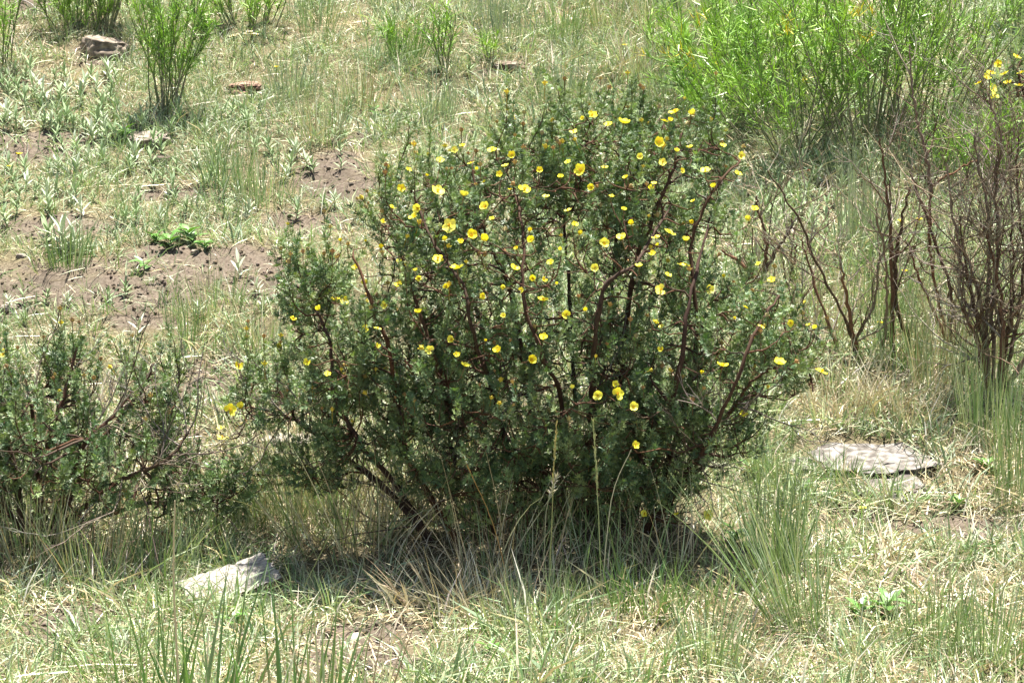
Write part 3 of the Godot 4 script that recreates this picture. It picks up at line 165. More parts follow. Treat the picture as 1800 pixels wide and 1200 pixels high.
const SPROUTS := [
	{x = -1.09, z = -1.417, kind = 1, n = 16, size = 1.75, label = "large silvery woolly rosette at the edge of the bare soil"},
	{x = -1.061, z = -1.39, kind = 1, n = 12, size = 1.5, label = "pale upright silver sprout against the large rosette"},
	{x = -1.137, z = -1.451, kind = 0, n = 12, size = 1.4, label = "grey-green leafy plant crowding the large silvery rosette"},
	{x = -1.042, z = -2.139, kind = 2, n = 12, size = 1.1, label = "dark green starry sprout beside the flat pale stone"},
	{x = -1.16, z = -2.469, kind = 1, n = 14, size = 1.122, label = "small grey-green leafy sprout on the slope around the small upright green shrub", group = "sprouts by the small green shrub"},
	{x = -1.311, z = -2.189, kind = 1, n = 16, size = 0.833, label = "small grey-green leafy sprout on the slope around the small upright green shrub", group = "sprouts by the small green shrub"},
	{x = -1.253, z = -2.559, kind = 0, n = 14, size = 1.155, label = "small grey-green leafy sprout on the slope around the small upright green shrub", group = "sprouts by the small green shrub"},
	{x = -1.123, z = -2.433, kind = 1, n = 13, size = 0.838, label = "small grey-green leafy sprout on the slope around the small upright green shrub", group = "sprouts by the small green shrub"},
	{x = -1.365, z = -2.434, kind = 0, n = 16, size = 1.044, label = "small grey-green leafy sprout on the slope around the small upright green shrub", group = "sprouts by the small green shrub"},
	{x = -1.396, z = -2.407, kind = 0, n = 17, size = 1.088, label = "small grey-green leafy sprout on the slope around the small upright green shrub", group = "sprouts by the small green shrub"},
	{x = -1.335, z = -2.206, kind = 0, n = 15, size = 1.203, label = "small grey-green leafy sprout on the slope around the small upright green shrub", group = "sprouts by the small green shrub"},
	{x = -1.211, z = -2.197, kind = 0, n = 16, size = 1.103, label = "small grey-green leafy sprout on the slope around the small upright green shrub", group = "sprouts by the small green shrub"},
	{x = -1.198, z = -2.474, kind = 1, n = 17, size = 1.139, label = "small grey-green leafy sprout on the slope around the small upright green shrub", group = "sprouts by the small green shrub"},
	{x = -1.322, z = -2.39, kind = 0, n = 15, size = 1.013, label = "small grey-green leafy sprout on the slope around the small upright green shrub", group = "sprouts by the small green shrub"},
	{x = -1.143, z = -2.587, kind = 1, n = 13, size = 1.262, label = "small grey-green leafy sprout on the slope around the small upright green shrub", group = "sprouts by the small green shrub"},
	{x = -1.14, z = -2.378, kind = 0, n = 12, size = 0.969, label = "small grey-green leafy sprout on the slope around the small upright green shrub", group = "sprouts by the small green shrub"},
	{x = -1.249, z = -2.381, kind = 0, n = 17, size = 1.203, label = "small grey-green leafy sprout on the slope around the small upright green shrub", group = "sprouts by the small green shrub"},
	{x = -1.368, z = -2.253, kind = 1, n = 14, size = 1.139, label = "small grey-green leafy sprout on the slope around the small upright green shrub", group = "sprouts by the small green shrub"},
	{x = -1.288, z = -2.343, kind = 0, n = 14, size = 0.89, label = "small grey-green leafy sprout on the slope around the small upright green shrub", group = "sprouts by the small green shrub"},
	{x = -1.413, z = -2.457, kind = 0, n = 17, size = 1.09, label = "small grey-green leafy sprout on the slope around the small upright green shrub", group = "sprouts by the small green shrub"},
	{x = -1.217, z = -2.313, kind = 0, n = 14, size = 1.085, label = "small grey-green leafy sprout on the slope around the small upright green shrub", group = "sprouts by the small green shrub"},
	{x = -1.078, z = -2.303, kind = 0, n = 16, size = 1.086, label = "small grey-green leafy sprout on the slope around the small upright green shrub", group = "sprouts by the small green shrub"},
	{x = -1.11, z = -2.477, kind = 0, n = 12, size = 1.18, label = "small grey-green leafy sprout on the slope around the small upright green shrub", group = "sprouts by the small green shrub"},
	{x = -1.237, z = -2.267, kind = 0, n = 12, size = 1.21, label = "small grey-green leafy sprout on the slope around the small upright green shrub", group = "sprouts by the small green shrub"},
	{x = -1.321, z = -2.485, kind = 1, n = 12, size = 0.984, label = "small grey-green leafy sprout on the slope around the small upright green shrub", group = "sprouts by the small green shrub"},
	{x = -1.331, z = -2.441, kind = 0, n = 12, size = 1.311, label = "small grey-green leafy sprout on the slope around the small upright green shrub", group = "sprouts by the small green shrub"},
	{x = -1.372, z = -2.306, kind = 1, n = 15, size = 0.844, label = "small grey-green leafy sprout on the slope around the small upright green shrub", group = "sprouts by the small green shrub"},
	{x = -1.105, z = -2.393, kind = 0, n = 13, size = 1.122, label = "small grey-green leafy sprout on the slope around the small upright green shrub", group = "sprouts by the small green shrub"},
	{x = -1.206, z = -2.23, kind = 0, n = 17, size = 1.26, label = "small grey-green leafy sprout on the slope around the small upright green shrub", group = "sprouts by the small green shrub"},
	{x = -1.341, z = -2.344, kind = 0, n = 17, size = 1.272, label = "small grey-green leafy sprout on the slope around the small upright green shrub", group = "sprouts by the small green shrub"},
	{x = -1.186, z = -2.549, kind = 0, n = 13, size = 1.12, label = "small grey-green leafy sprout on the slope around the small upright green shrub", group = "sprouts by the small green shrub"},
	{x = -1.146, z = -2.186, kind = 0, n = 13, size = 0.853, label = "small grey-green leafy sprout on the slope around the small upright green shrub", group = "sprouts by the small green shrub"},
	{x = -1.115, z = -2.57, kind = 0, n = 12, size = 1.093, label = "small grey-green leafy sprout on the slope around the small upright green shrub", group = "sprouts by the small green shrub"},
	{x = -1.238, z = -2.425, kind = 1, n = 15, size = 1.187, label = "small grey-green leafy sprout on the slope around the small upright green shrub", group = "sprouts by the small green shrub"},
	{x = -1.41, z = -2.51, kind = 0, n = 12, size = 1.101, label = "small grey-green leafy sprout on the slope around the small upright green shrub", group = "sprouts by the small green shrub"},
	{x = -1.266, z = -2.198, kind = 0, n = 17, size = 1.016, label = "small grey-green leafy sprout on the slope around the small upright green shrub", group = "sprouts by the small green shrub"},
	{x = -1.109, z = -2.235, kind = 1, n = 13, size = 0.825, label = "small grey-green leafy sprout on the slope around the small upright green shrub", group = "sprouts by the small green shrub"},
	{x = -1.183, z = -2.371, kind = 0, n = 14, size = 1.157, label = "small grey-green leafy sprout on the slope around the small upright green shrub", group = "sprouts by the small green shrub"},
	{x = -1.283, z = -2.544, kind = 0, n = 15, size = 0.994, label = "small grey-green leafy sprout on the slope around the small upright green shrub", group = "sprouts by the small green shrub"},
	{x = -1.288, z = -2.395, kind = 1, n = 14, size = 1.27, label = "small grey-green leafy sprout on the slope around the small upright green shrub", group = "sprouts by the small green shrub"},
	{x = -1.374, z = -2.549, kind = 0, n = 17, size = 0.965, label = "small grey-green leafy sprout on the slope around the small upright green shrub", group = "sprouts by the small green shrub"},
	{x = -1.24, z = -2.191, kind = 1, n = 17, size = 1.154, label = "small grey-green leafy sprout on the slope around the small upright green shrub", group = "sprouts by the small green shrub"},
	{x = -1.373, z = -2.199, kind = 0, n = 16, size = 1.091, label = "small grey-green leafy sprout on the slope around the small upright green shrub", group = "sprouts by the small green shrub"},
	{x = -1.401, z = -2.597, kind = 0, n = 14, size = 0.851, label = "small grey-green leafy sprout on the slope around the small upright green shrub", group = "sprouts by the small green shrub"},
	{x = -1.365, z = -2.592, kind = 0, n = 14, size = 1.23, label = "small grey-green leafy sprout on the slope around the small upright green shrub", group = "sprouts by the small green shrub"},
	{x = -1.122, z = -2.296, kind = 0, n = 16, size = 1.3, label = "small grey-green leafy sprout on the slope around the small upright green shrub", group = "sprouts by the small green shrub"},
	{x = -1.153, z = -2.638, kind = 0, n = 14, size = 1.043, label = "small grey-green leafy sprout on the slope around the small upright green shrub", group = "sprouts by the small green shrub"},
	{x = -1.385, z = -2.473, kind = 0, n = 13, size = 0.885, label = "small grey-green leafy sprout on the slope around the small upright green shrub", group = "sprouts by the small green shrub"},
	{x = -1.225, z = -2.13, kind = 0, n = 15, size = 0.895, label = "grey-green sprout clustered round the flat pale stone", group = "sprouts round the flat stone"},
	{x = -1.059, z = -2.211, kind = 0, n = 12, size = 0.956, label = "grey-green sprout clustered round the flat pale stone", group = "sprouts round the flat stone"},
	{x = -0.949, z = -2.078, kind = 0, n = 14, size = 1.151, label = "grey-green sprout clustered round the flat pale stone", group = "sprouts round the flat stone"},
	{x = -1.083, z = -2.111, kind = 0, n = 15, size = 1.261, label = "grey-green sprout clustered round the flat pale stone", group = "sprouts round the flat stone"},
	{x = -1.059, z = -1.955, kind = 0, n = 14, size = 0.976, label = "grey-green sprout clustered round the flat pale stone", group = "sprouts round the flat stone"},
	{x = -1.188, z = -2.073, kind = 0, n = 17, size = 0.831, label = "grey-green sprout clustered round the flat pale stone", group = "sprouts round the flat stone"},
	{x = -1.056, z = -2.115, kind = 0, n = 15, size = 1.238, label = "grey-green sprout clustered round the flat pale stone", group = "sprouts round the flat stone"},
	{x = -0.938, z = -1.953, kind = 0, n = 12, size = 1.206, label = "grey-green sprout clustered round the flat pale stone", group = "sprouts round the flat stone"},
	{x = -1.076, z = -2.006, kind = 0, n = 14, size = 1.043, label = "grey-green sprout clustered round the flat pale stone", group = "sprouts round the flat stone"},
	{x = -1, z = -2.198, kind = 0, n = 17, size = 1.309, label = "grey-green sprout clustered round the flat pale stone", group = "sprouts round the flat stone"},
	{x = -1.148, z = -2.026, kind = 0, n = 13, size = 1.172, label = "grey-green sprout clustered round the flat pale stone", group = "sprouts round the flat stone"},
	{x = -1.115, z = -1.967, kind = 1, n = 13, size = 1.143, label = "grey-green sprout clustered round the flat pale stone", group = "sprouts round the flat stone"},
	{x = -0.989, z = -1.998, kind = 1, n = 15, size = 1.269, label = "grey-green sprout clustered round the flat pale stone", group = "sprouts round the flat stone"},
	{x = -1.118, z = -2.138, kind = 1, n = 14, size = 1.155, label = "grey-green sprout clustered round the flat pale stone", group = "sprouts round the flat stone"},
	{x = -1.006, z = -1.953, kind = 0, n = 15, size = 0.998, label = "grey-green sprout clustered round the flat pale stone", group = "sprouts round the flat stone"},
	{x = -1.127, z = -2.211, kind = 0, n = 17, size = 1.309, label = "grey-green sprout clustered round the flat pale stone", group = "sprouts round the flat stone"},
	{x = -0.917, z = -2.157, kind = 0, n = 13, size = 1.202, label = "grey-green sprout clustered round the flat pale stone", group = "sprouts round the flat stone"},
	{x = -1.184, z = -2.201, kind = 0, n = 17, size = 0.923, label = "grey-green sprout clustered round the flat pale stone", group = "sprouts round the flat stone"},
	{x = -1.226, z = -2.172, kind = 0, n = 17, size = 1.119, label = "grey-green sprout clustered round the flat pale stone", group = "sprouts round the flat stone"},
	{x = -1.162, z = -2.088, kind = 1, n = 14, size = 0.823, label = "grey-green sprout clustered round the flat pale stone", group = "sprouts round the flat stone"},
	{x = -0.92, z = -2.03, kind = 0, n = 15, size = 1.203, label = "grey-green sprout clustered round the flat pale stone", group = "sprouts round the flat stone"},
	{x = -0.937, z = -2.133, kind = 0, n = 13, size = 0.842, label = "grey-green sprout clustered round the flat pale stone", group = "sprouts round the flat stone"},
	{x = -1.088, z = -2.164, kind = 1, n = 16, size = 1.098, label = "grey-green sprout clustered round the flat pale stone", group = "sprouts round the flat stone"},
	{x = -1.032, z = -2.204, kind = 0, n = 17, size = 0.855, label = "grey-green sprout clustered round the flat pale stone", group = "sprouts round the flat stone"},
	{x = -0.872, z = -1.75, kind = 1, n = 12, size = 0.833, label = "grey-green sprout in the turf above the long bare soil", group = "sprouts above the bare soil"},
	{x = -0.874, z = -1.919, kind = 0, n = 13, size = 0.887, label = "grey-green sprout in the turf above the long bare soil", group = "sprouts above the bare soil"},
	{x = -1.213, z = -1.929, kind = 0, n = 14, size = 0.743, label = "grey-green sprout in the turf above the long bare soil", group = "sprouts above the bare soil"},
	{x = -1.137, z = -1.921, kind = 1, n = 16, size = 1.077, label = "grey-green sprout in the turf above the long bare soil", group = "sprouts above the bare soil"},
	{x = -1.184, z = -1.785, kind = 1, n = 12, size = 0.848, label = "grey-green sprout in the turf above the long bare soil", group = "sprouts above the bare soil"},
	{x = -1.182, z = -1.924, kind = 1, n = 13, size = 0.997, label = "grey-green sprout in the turf above the long bare soil", group = "sprouts above the bare soil"},
	{x = -1.251, z = -1.569, kind = 0, n = 15, size = 1.052, label = "grey-green sprout in the turf above the long bare soil", group = "sprouts above the bare soil"},
	{x = -1.215, z = -1.747, kind = 0, n = 15, size = 0.786, label = "grey-green sprout in the turf above the long bare soil", group = "sprouts above the bare soil"},
	{x = -1.106, z = -1.735, kind = 0, n = 15, size = 1.113, label = "grey-green sprout in the turf above the long bare soil", group = "sprouts above the bare soil"},
	{x = -1.273, z = -1.822, kind = 0, n = 16, size = 0.916, label = "grey-green sprout in the turf above the long bare soil", group = "sprouts above the bare soil"},
	{x = -1.246, z = -1.731, kind = 0, n = 12, size = 1.053, label = "grey-green sprout in the turf above the long bare soil", group = "sprouts above the bare soil"},
	{x = -0.856, z = -1.709, kind = 0, n = 16, size = 0.932, label = "grey-green sprout in the turf above the long bare soil", group = "sprouts above the bare soil"},
	{x = -0.906, z = -1.861, kind = 0, n = 16, size = 0.739, label = "grey-green sprout in the turf above the long bare soil", group = "sprouts above the bare soil"},
	{x = -1.288, z = -1.724, kind = 0, n = 15, size = 1.019, label = "grey-green sprout in the turf above the long bare soil", group = "sprouts above the bare soil"},
	{x = -1.064, z = -1.721, kind = 0, n = 12, size = 0.751, label = "grey-green sprout in the turf above the long bare soil", group = "sprouts above the bare soil"},
	{x = -1.114, z = -1.702, kind = 1, n = 13, size = 0.936, label = "grey-green sprout in the turf above the long bare soil", group = "sprouts above the bare soil"},
	{x = -0.933, z = -1.582, kind = 0, n = 15, size = 0.928, label = "grey-green sprout in the turf above the long bare soil", group = "sprouts above the bare soil"},
	{x = -1.157, z = -1.769, kind = 0, n = 14, size = 1.075, label = "grey-green sprout in the turf above the long bare soil", group = "sprouts above the bare soil"},
	{x = -1.239, z = -1.637, kind = 0, n = 16, size = 0.949, label = "grey-green sprout in the turf above the long bare soil", group = "sprouts above the bare soil"},
	{x = -0.919, z = -1.827, kind = 0, n = 14, size = 0.882, label = "grey-green sprout in the turf above the long bare soil", group = "sprouts above the bare soil"},
	{x = -1.265, z = -1.909, kind = 0, n = 17, size = 1.082, label = "grey-green sprout in the turf above the long bare soil", group = "sprouts above the bare soil"},
	{x = -0.989, z = -1.924, kind = 0, n = 16, size = 0.941, label = "grey-green sprout in the turf above the long bare soil", group = "sprouts above the bare soil"},
	{x = -1.219, z = -1.832, kind = 0, n = 13, size = 0.797, label = "grey-green sprout in the turf above the long bare soil", group = "sprouts above the bare soil"},
	{x = -1.112, z = -1.829, kind = 0, n = 15, size = 0.894, label = "grey-green sprout in the turf above the long bare soil", group = "sprouts above the bare soil"},
	{x = -0.939, z = -1.729, kind = 0, n = 13, size = 0.901, label = "grey-green sprout in the turf above the long bare soil", group = "sprouts above the bare soil"},
	{x = -1.071, z = -1.624, kind = 1, n = 14, size = 1.107, label = "grey-green sprout in the turf above the long bare soil", group = "sprouts above the bare soil"},
	{x = -0.963, z = -1.567, kind = 0, n = 14, size = 0.934, label = "grey-green sprout in the turf above the long bare soil", group = "sprouts above the bare soil"},
	{x = -0.942, z = -1.666, kind = 0, n = 16, size = 0.993, label = "grey-green sprout in the turf above the long bare soil", group = "sprouts above the bare soil"},
	{x = -1.154, z = -1.631, kind = 0, n = 15, size = 1.02, label = "grey-green sprout in the turf above the long bare soil", group = "sprouts above the bare soil"},
	{x = -1.29, z = -1.872, kind = 0, n = 16, size = 0.986, label = "grey-green sprout in the turf above the long bare soil", group = "sprouts above the bare soil"},
	{x = -1.165, z = -1.682, kind = 1, n = 13, size = 1.071, label = "grey-green sprout in the turf above the long bare soil", group = "sprouts above the bare soil"},
	{x = -1.317, z = -1.92, kind = 0, n = 14, size = 1.016, label = "grey-green sprout in the turf above the long bare soil", group = "sprouts above the bare soil"},
	{x = -1.248, z = -1.805, kind = 1, n = 14, size = 0.949, label = "grey-green sprout in the turf above the long bare soil", group = "sprouts above the bare soil"},
	{x = -0.869, z = -1.57, kind = 1, n = 15, size = 0.962, label = "grey-green sprout in the turf above the long bare soil", group = "sprouts above the bare soil"},
	{x = -0.565, z = -1.986, kind = 1, n = 15, size = 1.082, label = "grey-green sprout in the turf between the bare soil and the flowering shrub", group = "sprouts behind the flowering shrub"},
	{x = -0.512, z = -1.885, kind = 0, n = 13, size = 1.014, label = "grey-green sprout in the turf between the bare soil and the flowering shrub", group = "sprouts behind the flowering shrub"},
	{x = -0.443, z = -1.9, kind = 0, n = 12, size = 0.876, label = "grey-green sprout in the turf between the bare soil and the flowering shrub", group = "sprouts behind the flowering shrub"},
	{x = -0.895, z = -2.244, kind = 0, n = 16, size = 1.05, label = "grey-green sprout in the turf between the bare soil and the flowering shrub", group = "sprouts behind the flowering shrub"},
	{x = -0.662, z = -1.616, kind = 1, n = 15, size = 1.04, label = "grey-green sprout in the turf between the bare soil and the flowering shrub", group = "sprouts behind the flowering shrub"},
	{x = -0.86, z = -1.772, kind = 0, n = 17, size = 1.104, label = "grey-green sprout in the turf between the bare soil and the flowering shrub", group = "sprouts behind the flowering shrub"},
	{x = -0.811, z = -2.128, kind = 1, n = 16, size = 0.994, label = "grey-green sprout in the turf between the bare soil and the flowering shrub", group = "sprouts behind the flowering shrub"},
	{x = -0.58, z = -1.688, kind = 0, n = 14, size = 0.78, label = "grey-green sprout in the turf between the bare soil and the flowering shrub", group = "sprouts behind the flowering shrub"},
	{x = -0.447, z = -2.006, kind = 0, n = 13, size = 0.823, label = "grey-green sprout in the turf between the bare soil and the flowering shrub", group = "sprouts behind the flowering shrub"},
	{x = -0.454, z = -2.369, kind = 0, n = 13, size = 0.926, label = "grey-green sprout in the turf between the bare soil and the flowering shrub", group = "sprouts behind the flowering shrub"},
	{x = -0.462, z = -2.161, kind = 1, n = 17, size = 1.052, label = "grey-green sprout in the turf between the bare soil and the flowering shrub", group = "sprouts behind the flowering shrub"},
	{x = -0.912, z = -2.295, kind = 0, n = 15, size = 1.124, label = "grey-green sprout in the turf between the bare soil and the flowering shrub", group = "sprouts behind the flowering shrub"},
	{x = -0.442, z = -2.1, kind = 0, n = 15, size = 0.74, label = "grey-green sprout in the turf between the bare soil and the flowering shrub", group = "sprouts behind the flowering shrub"},
	{x = -0.703, z = -1.739, kind = 1, n = 14, size = 0.792, label = "grey-green sprout in the turf between the bare soil and the flowering shrub", group = "sprouts behind the flowering shrub"},
	{x = -0.624, z = -1.959, kind = 0, n = 15, size = 0.894, label = "grey-green sprout in the turf between the bare soil and the flowering shrub", group = "sprouts behind the flowering shrub"},
	{x = -0.578, z = -2.037, kind = 0, n = 17, size = 0.768, label = "grey-green sprout in the turf between the bare soil and the flowering shrub", group = "sprouts behind the flowering shrub"},
	{x = -0.532, z = -1.925, kind = 1, n = 17, size = 0.859, label = "grey-green sprout in the turf between the bare soil and the flowering shrub", group = "sprouts behind the flowering shrub"},
	{x = -0.78, z = -1.836, kind = 0, n = 15, size = 1.148, label = "grey-green sprout in the turf between the bare soil and the flowering shrub", group = "sprouts behind the flowering shrub"},
	{x = -0.752, z = -2.093, kind = 1, n = 13, size = 1.115, label = "grey-green sprout in the turf between the bare soil and the flowering shrub", group = "sprouts behind the flowering shrub"},
	{x = -0.472, z = -1.675, kind = 0, n = 13, size = 0.857, label = "grey-green sprout in the turf between the bare soil and the flowering shrub", group = "sprouts behind the flowering shrub"},
	{x = -0.538, z = -1.606, kind = 0, n = 17, size = 1.024, label = "grey-green sprout in the turf between the bare soil and the flowering shrub", group = "sprouts behind the flowering shrub"},
	{x = -0.806, z = -2.286, kind = 0, n = 16, size = 0.783, label = "grey-green sprout in the turf between the bare soil and the flowering shrub", group = "sprouts behind the flowering shrub"},
	{x = -0.731, z = -1.746, kind = 0, n = 14, size = 1.125, label = "grey-green sprout in the turf between the bare soil and the flowering shrub", group = "sprouts behind the flowering shrub"},
	{x = -0.536, z = -2.312, kind = 0, n = 16, size = 0.915, label = "grey-green sprout in the turf between the bare soil and the flowering shrub", group = "sprouts behind the flowering shrub"},
	{x = -0.46, z = -2.307, kind = 0, n = 15, size = 1.142, label = "grey-green sprout in the turf between the bare soil and the flowering shrub", group = "sprouts behind the flowering shrub"},
	{x = -0.718, z = -2.212, kind = 0, n = 17, size = 1.033, label = "grey-green sprout in the turf between the bare soil and the flowering shrub", group = "sprouts behind the flowering shrub"},
	{x = -0.575, z = -1.9, kind = 0, n = 14, size = 1.135, label = "grey-green sprout in the turf between the bare soil and the flowering shrub", group = "sprouts behind the flowering shrub"},
	{x = -0.585, z = -1.846, kind = 1, n = 15, size = 0.915, label = "grey-green sprout in the turf between the bare soil and the flowering shrub", group = "sprouts behind the flowering shrub"},
	{x = -0.637, z = -2.021, kind = 0, n = 16, size = 1.084, label = "grey-green sprout in the turf between the bare soil and the flowering shrub", group = "sprouts behind the flowering shrub"},
	{x = -0.783, z = -1.973, kind = 0, n = 12, size = 0.924, label = "grey-green sprout in the turf between the bare soil and the flowering shrub", group = "sprouts behind the flowering shrub"},
	{x = -0.623, z = -2.149, kind = 0, n = 12, size = 0.74, label = "grey-green sprout in the turf between the bare soil and the flowering shrub", group = "sprouts behind the flowering shrub"},
	{x = -0.724, z = -2.305, kind = 0, n = 14, size = 1.07, label = "grey-green sprout in the turf between the bare soil and the flowering shrub", group = "sprouts behind the flowering shrub"},
	{x = -0.476, z = -2.077, kind = 0, n = 14, size = 0.969, label = "grey-green sprout in the turf between the bare soil and the flowering shrub", group = "sprouts behind the flowering shrub"},
	{x = -0.748, z = -1.924, kind = 0, n = 16, size = 0.77, label = "grey-green sprout in the turf between the bare soil and the flowering shrub", group = "sprouts behind the flowering shrub"},
	{x = -0.769, z = -2.29, kind = 0, n = 13, size = 1.137, label = "grey-green sprout in the turf between the bare soil and the flowering shrub", group = "sprouts behind the flowering shrub"},
	{x = -0.525, z = -2.073, kind = 0, n = 12, size = 0.931, label = "grey-green sprout in the turf between the bare soil and the flowering shrub", group = "sprouts behind the flowering shrub"},
	{x = -0.818, z = -1.629, kind = 0, n = 14, size = 0.983, label = "grey-green sprout in the turf between the bare soil and the flowering shrub", group = "sprouts behind the flowering shrub"},
	{x = -0.826, z = -1.957, kind = 1, n = 15, size = 0.946, label = "grey-green sprout in the turf between the bare soil and the flowering shrub", group = "sprouts behind the flowering shrub"},
	{x = -0.676, z = -2.038, kind = 0, n = 13, size = 0.899, label = "grey-green sprout in the turf between the bare soil and the flowering shrub", group = "sprouts behind the flowering shrub"},
	{x = -0.446, z = -1.676, kind = 1, n = 15, size = 1.091, label = "grey-green sprout in the turf between the bare soil and the flowering shrub", group = "sprouts behind the flowering shrub"},
	{x = -0.488, z = -1.032, kind = 0, n = 13, size = 0.869, label = "grey-green sprout at the near edge of the bare soil", group = "sprouts below the bare soil"},
	{x = -0.723, z = -1.041, kind = 1, n = 15, size = 0.971, label = "grey-green sprout at the near edge of the bare soil", group = "sprouts below the bare soil"},
	{x = -1.029, z = -1.112, kind = 1, n = 15, size = 0.701, label = "grey-green sprout at the near edge of the bare soil", group = "sprouts below the bare soil"},
	{x = -0.641, z = -0.984, kind = 0, n = 12, size = 0.958, label = "grey-green sprout at the near edge of the bare soil", group = "sprouts below the bare soil"},
	{x = -0.576, z = -1.08, kind = 1, n = 12, size = 0.661, label = "grey-green sprout at the near edge of the bare soil", group = "sprouts below the bare soil"},
	{x = -0.531, z = -1.203, kind = 0, n = 12, size = 0.743, label = "grey-green sprout at the near edge of the bare soil", group = "sprouts below the bare soil"},
	{x = -0.589, z = -1.154, kind = 1, n = 14, size = 0.766, label = "grey-green sprout at the near edge of the bare soil", group = "sprouts below the bare soil"},
	{x = -0.94, z = -1.128, kind = 0, n = 13, size = 0.752, label = "grey-green sprout at the near edge of the bare soil", group = "sprouts below the bare soil"},
	{x = -1.029, z = -0.991, kind = 1, n = 16, size = 0.686, label = "grey-green sprout at the near edge of the bare soil", group = "sprouts below the bare soil"},
	{x = -1.136, z = -1.135, kind = 0, n = 12, size = 0.867, label = "grey-green sprout at the near edge of the bare soil", group = "sprouts below the bare soil"},
	{x = -0.903, z = -1.157, kind = 0, n = 14, size = 0.777, label = "grey-green sprout at the near edge of the bare soil", group = "sprouts below the bare soil"},
	{x = -1.089, z = -1.133, kind = 0, n = 16, size = 0.847, label = "grey-green sprout at the near edge of the bare soil", group = "sprouts below the bare soil"},
	{x = -1.178, z = -1.06, kind = 0, n = 16, size = 0.702, label = "grey-green sprout at the near edge of the bare soil", group = "sprouts below the bare soil"},
	{x = -0.609, z = -0.999, kind = 0, n = 16, size = 0.66, label = "grey-green sprout at the near edge of the bare soil", group = "sprouts below the bare soil"},
	{x = -1.119, z = -1.039, kind = 0, n = 13, size = 0.734, label = "grey-green sprout at the near edge of the bare soil", group = "sprouts below the bare soil"},
	{x = -1.165, z = -1.128, kind = 1, n = 17, size = 0.674, label = "grey-green sprout at the near edge of the bare soil", group = "sprouts below the bare soil"},
	{x = 0.655, z = -1.93, kind = 0, n = 16, size = 1.257, label = "grey-green sprout behind the dark curling twigs", group = "sprouts behind the curling twigs"},
	{x = 0.681, z = -1.654, kind = 0, n = 12, size = 1.373, label = "grey-green sprout behind the dark curling twigs", group = "sprouts behind the curling twigs"},
	{x = 0.702, z = -1.873, kind = 0, n = 17, size = 1.317, label = "grey-green sprout behind the dark curling twigs", group = "sprouts behind the curling twigs"},
	{x = 0.838, z = -1.89, kind = 0, n = 12, size = 1.101, label = "grey-green sprout behind the dark curling twigs", group = "sprouts behind the curling twigs"},
	{x = 0.775, z = -1.559, kind = 0, n = 14, size = 1.029, label = "grey-green sprout behind the dark curling twigs", group = "sprouts behind the curling twigs"},
	{x = 0.813, z = -1.724, kind = 0, n = 14, size = 1.049, label = "grey-green sprout behind the dark curling twigs", group = "sprouts behind the curling twigs"},
	{x = 0.76, z = -1.972, kind = 0, n = 14, size = 1.156, label = "grey-green sprout behind the dark curling twigs", group = "sprouts behind the curling twigs"},
	{x = 0.648, z = -1.562, kind = 0, n = 15, size = 1.131, label = "grey-green sprout behind the dark curling twigs", group = "sprouts behind the curling twigs"},
	{x = 0.781, z = -1.875, kind = 0, n = 13, size = 1.225, label = "grey-green sprout behind the dark curling twigs", group = "sprouts behind the curling twigs"},
	{x = 0.767, z = -1.708, kind = 0, n = 14, size = 1.057, label = "grey-green sprout behind the dark curling twigs", group = "sprouts behind the curling twigs"},
	{x = 0.735, z = -1.837, kind = 0, n = 16, size = 1.003, label = "grey-green sprout behind the dark curling twigs", group = "sprouts behind the curling twigs"},
	{x = 0.787, z = -1.684, kind = 0, n = 12, size = 0.976, label = "grey-green sprout behind the dark curling twigs", group = "sprouts behind the curling twigs"},
	{x = 0.802, z = -1.968, kind = 0, n = 12, size = 1.217, label = "grey-green sprout behind the dark curling twigs", group = "sprouts behind the curling twigs"},
	{x = 0.739, z = -1.595, kind = 0, n = 15, size = 1.208, label = "grey-green sprout behind the dark curling twigs", group = "sprouts behind the curling twigs"},
	{x = 0.636, z = -1.742, kind = 0, n = 17, size = 1.096, label = "grey-green sprout behind the dark curling twigs", group = "sprouts behind the curling twigs"},
	{x = 0.83, z = -1.954, kind = 0, n = 13, size = 0.97, label = "grey-green sprout behind the dark curling twigs", group = "sprouts behind the curling twigs"},
	{x = 0.849, z = -1.824, kind = 0, n = 15, size = 0.986, label = "grey-green sprout behind the dark curling twigs", group = "sprouts behind the curling twigs"},
	{x = 0.7, z = -1.599, kind = 0, n = 16, size = 1.122, label = "grey-green sprout behind the dark curling twigs", group = "sprouts behind the curling twigs"},
	{x = 0.679, z = -1.906, kind = 0, n = 16, size = 1.071, label = "grey-green sprout behind the dark curling twigs", group = "sprouts behind the curling twigs"},
	{x = 0.663, z = -1.623, kind = 0, n = 12, size = 0.973, label = "grey-green sprout behind the dark curling twigs", group = "sprouts behind the curling twigs"},
	{x = 0.815, z = -1.543, kind = 0, n = 14, size = 1.179, label = "grey-green sprout behind the dark curling twigs", group = "sprouts behind the curling twigs"},
	{x = 0.746, z = -1.552, kind = 0, n = 16, size = 1.166, label = "grey-green sprout behind the dark curling twigs", group = "sprouts behind the curling twigs"},
	{x = 0.732, z = -1.659, kind = 0, n = 13, size = 1.175, label = "grey-green sprout behind the dark curling twigs", group = "sprouts behind the curling twigs"},
	{x = 0.763, z = -1.792, kind = 0, n = 17, size = 0.985, label = "grey-green sprout behind the dark curling twigs", group = "sprouts behind the curling twigs"},
	{x = 0.638, z = -1.658, kind = 0, n = 16, size = 1.288, label = "grey-green sprout behind the dark curling twigs", group = "sprouts behind the curling twigs"},
	{x = 0.707, z = -1.756, kind = 0, n = 14, size = 1.046, label = "grey-green sprout behind the dark curling twigs", group = "sprouts behind the curling twigs"},
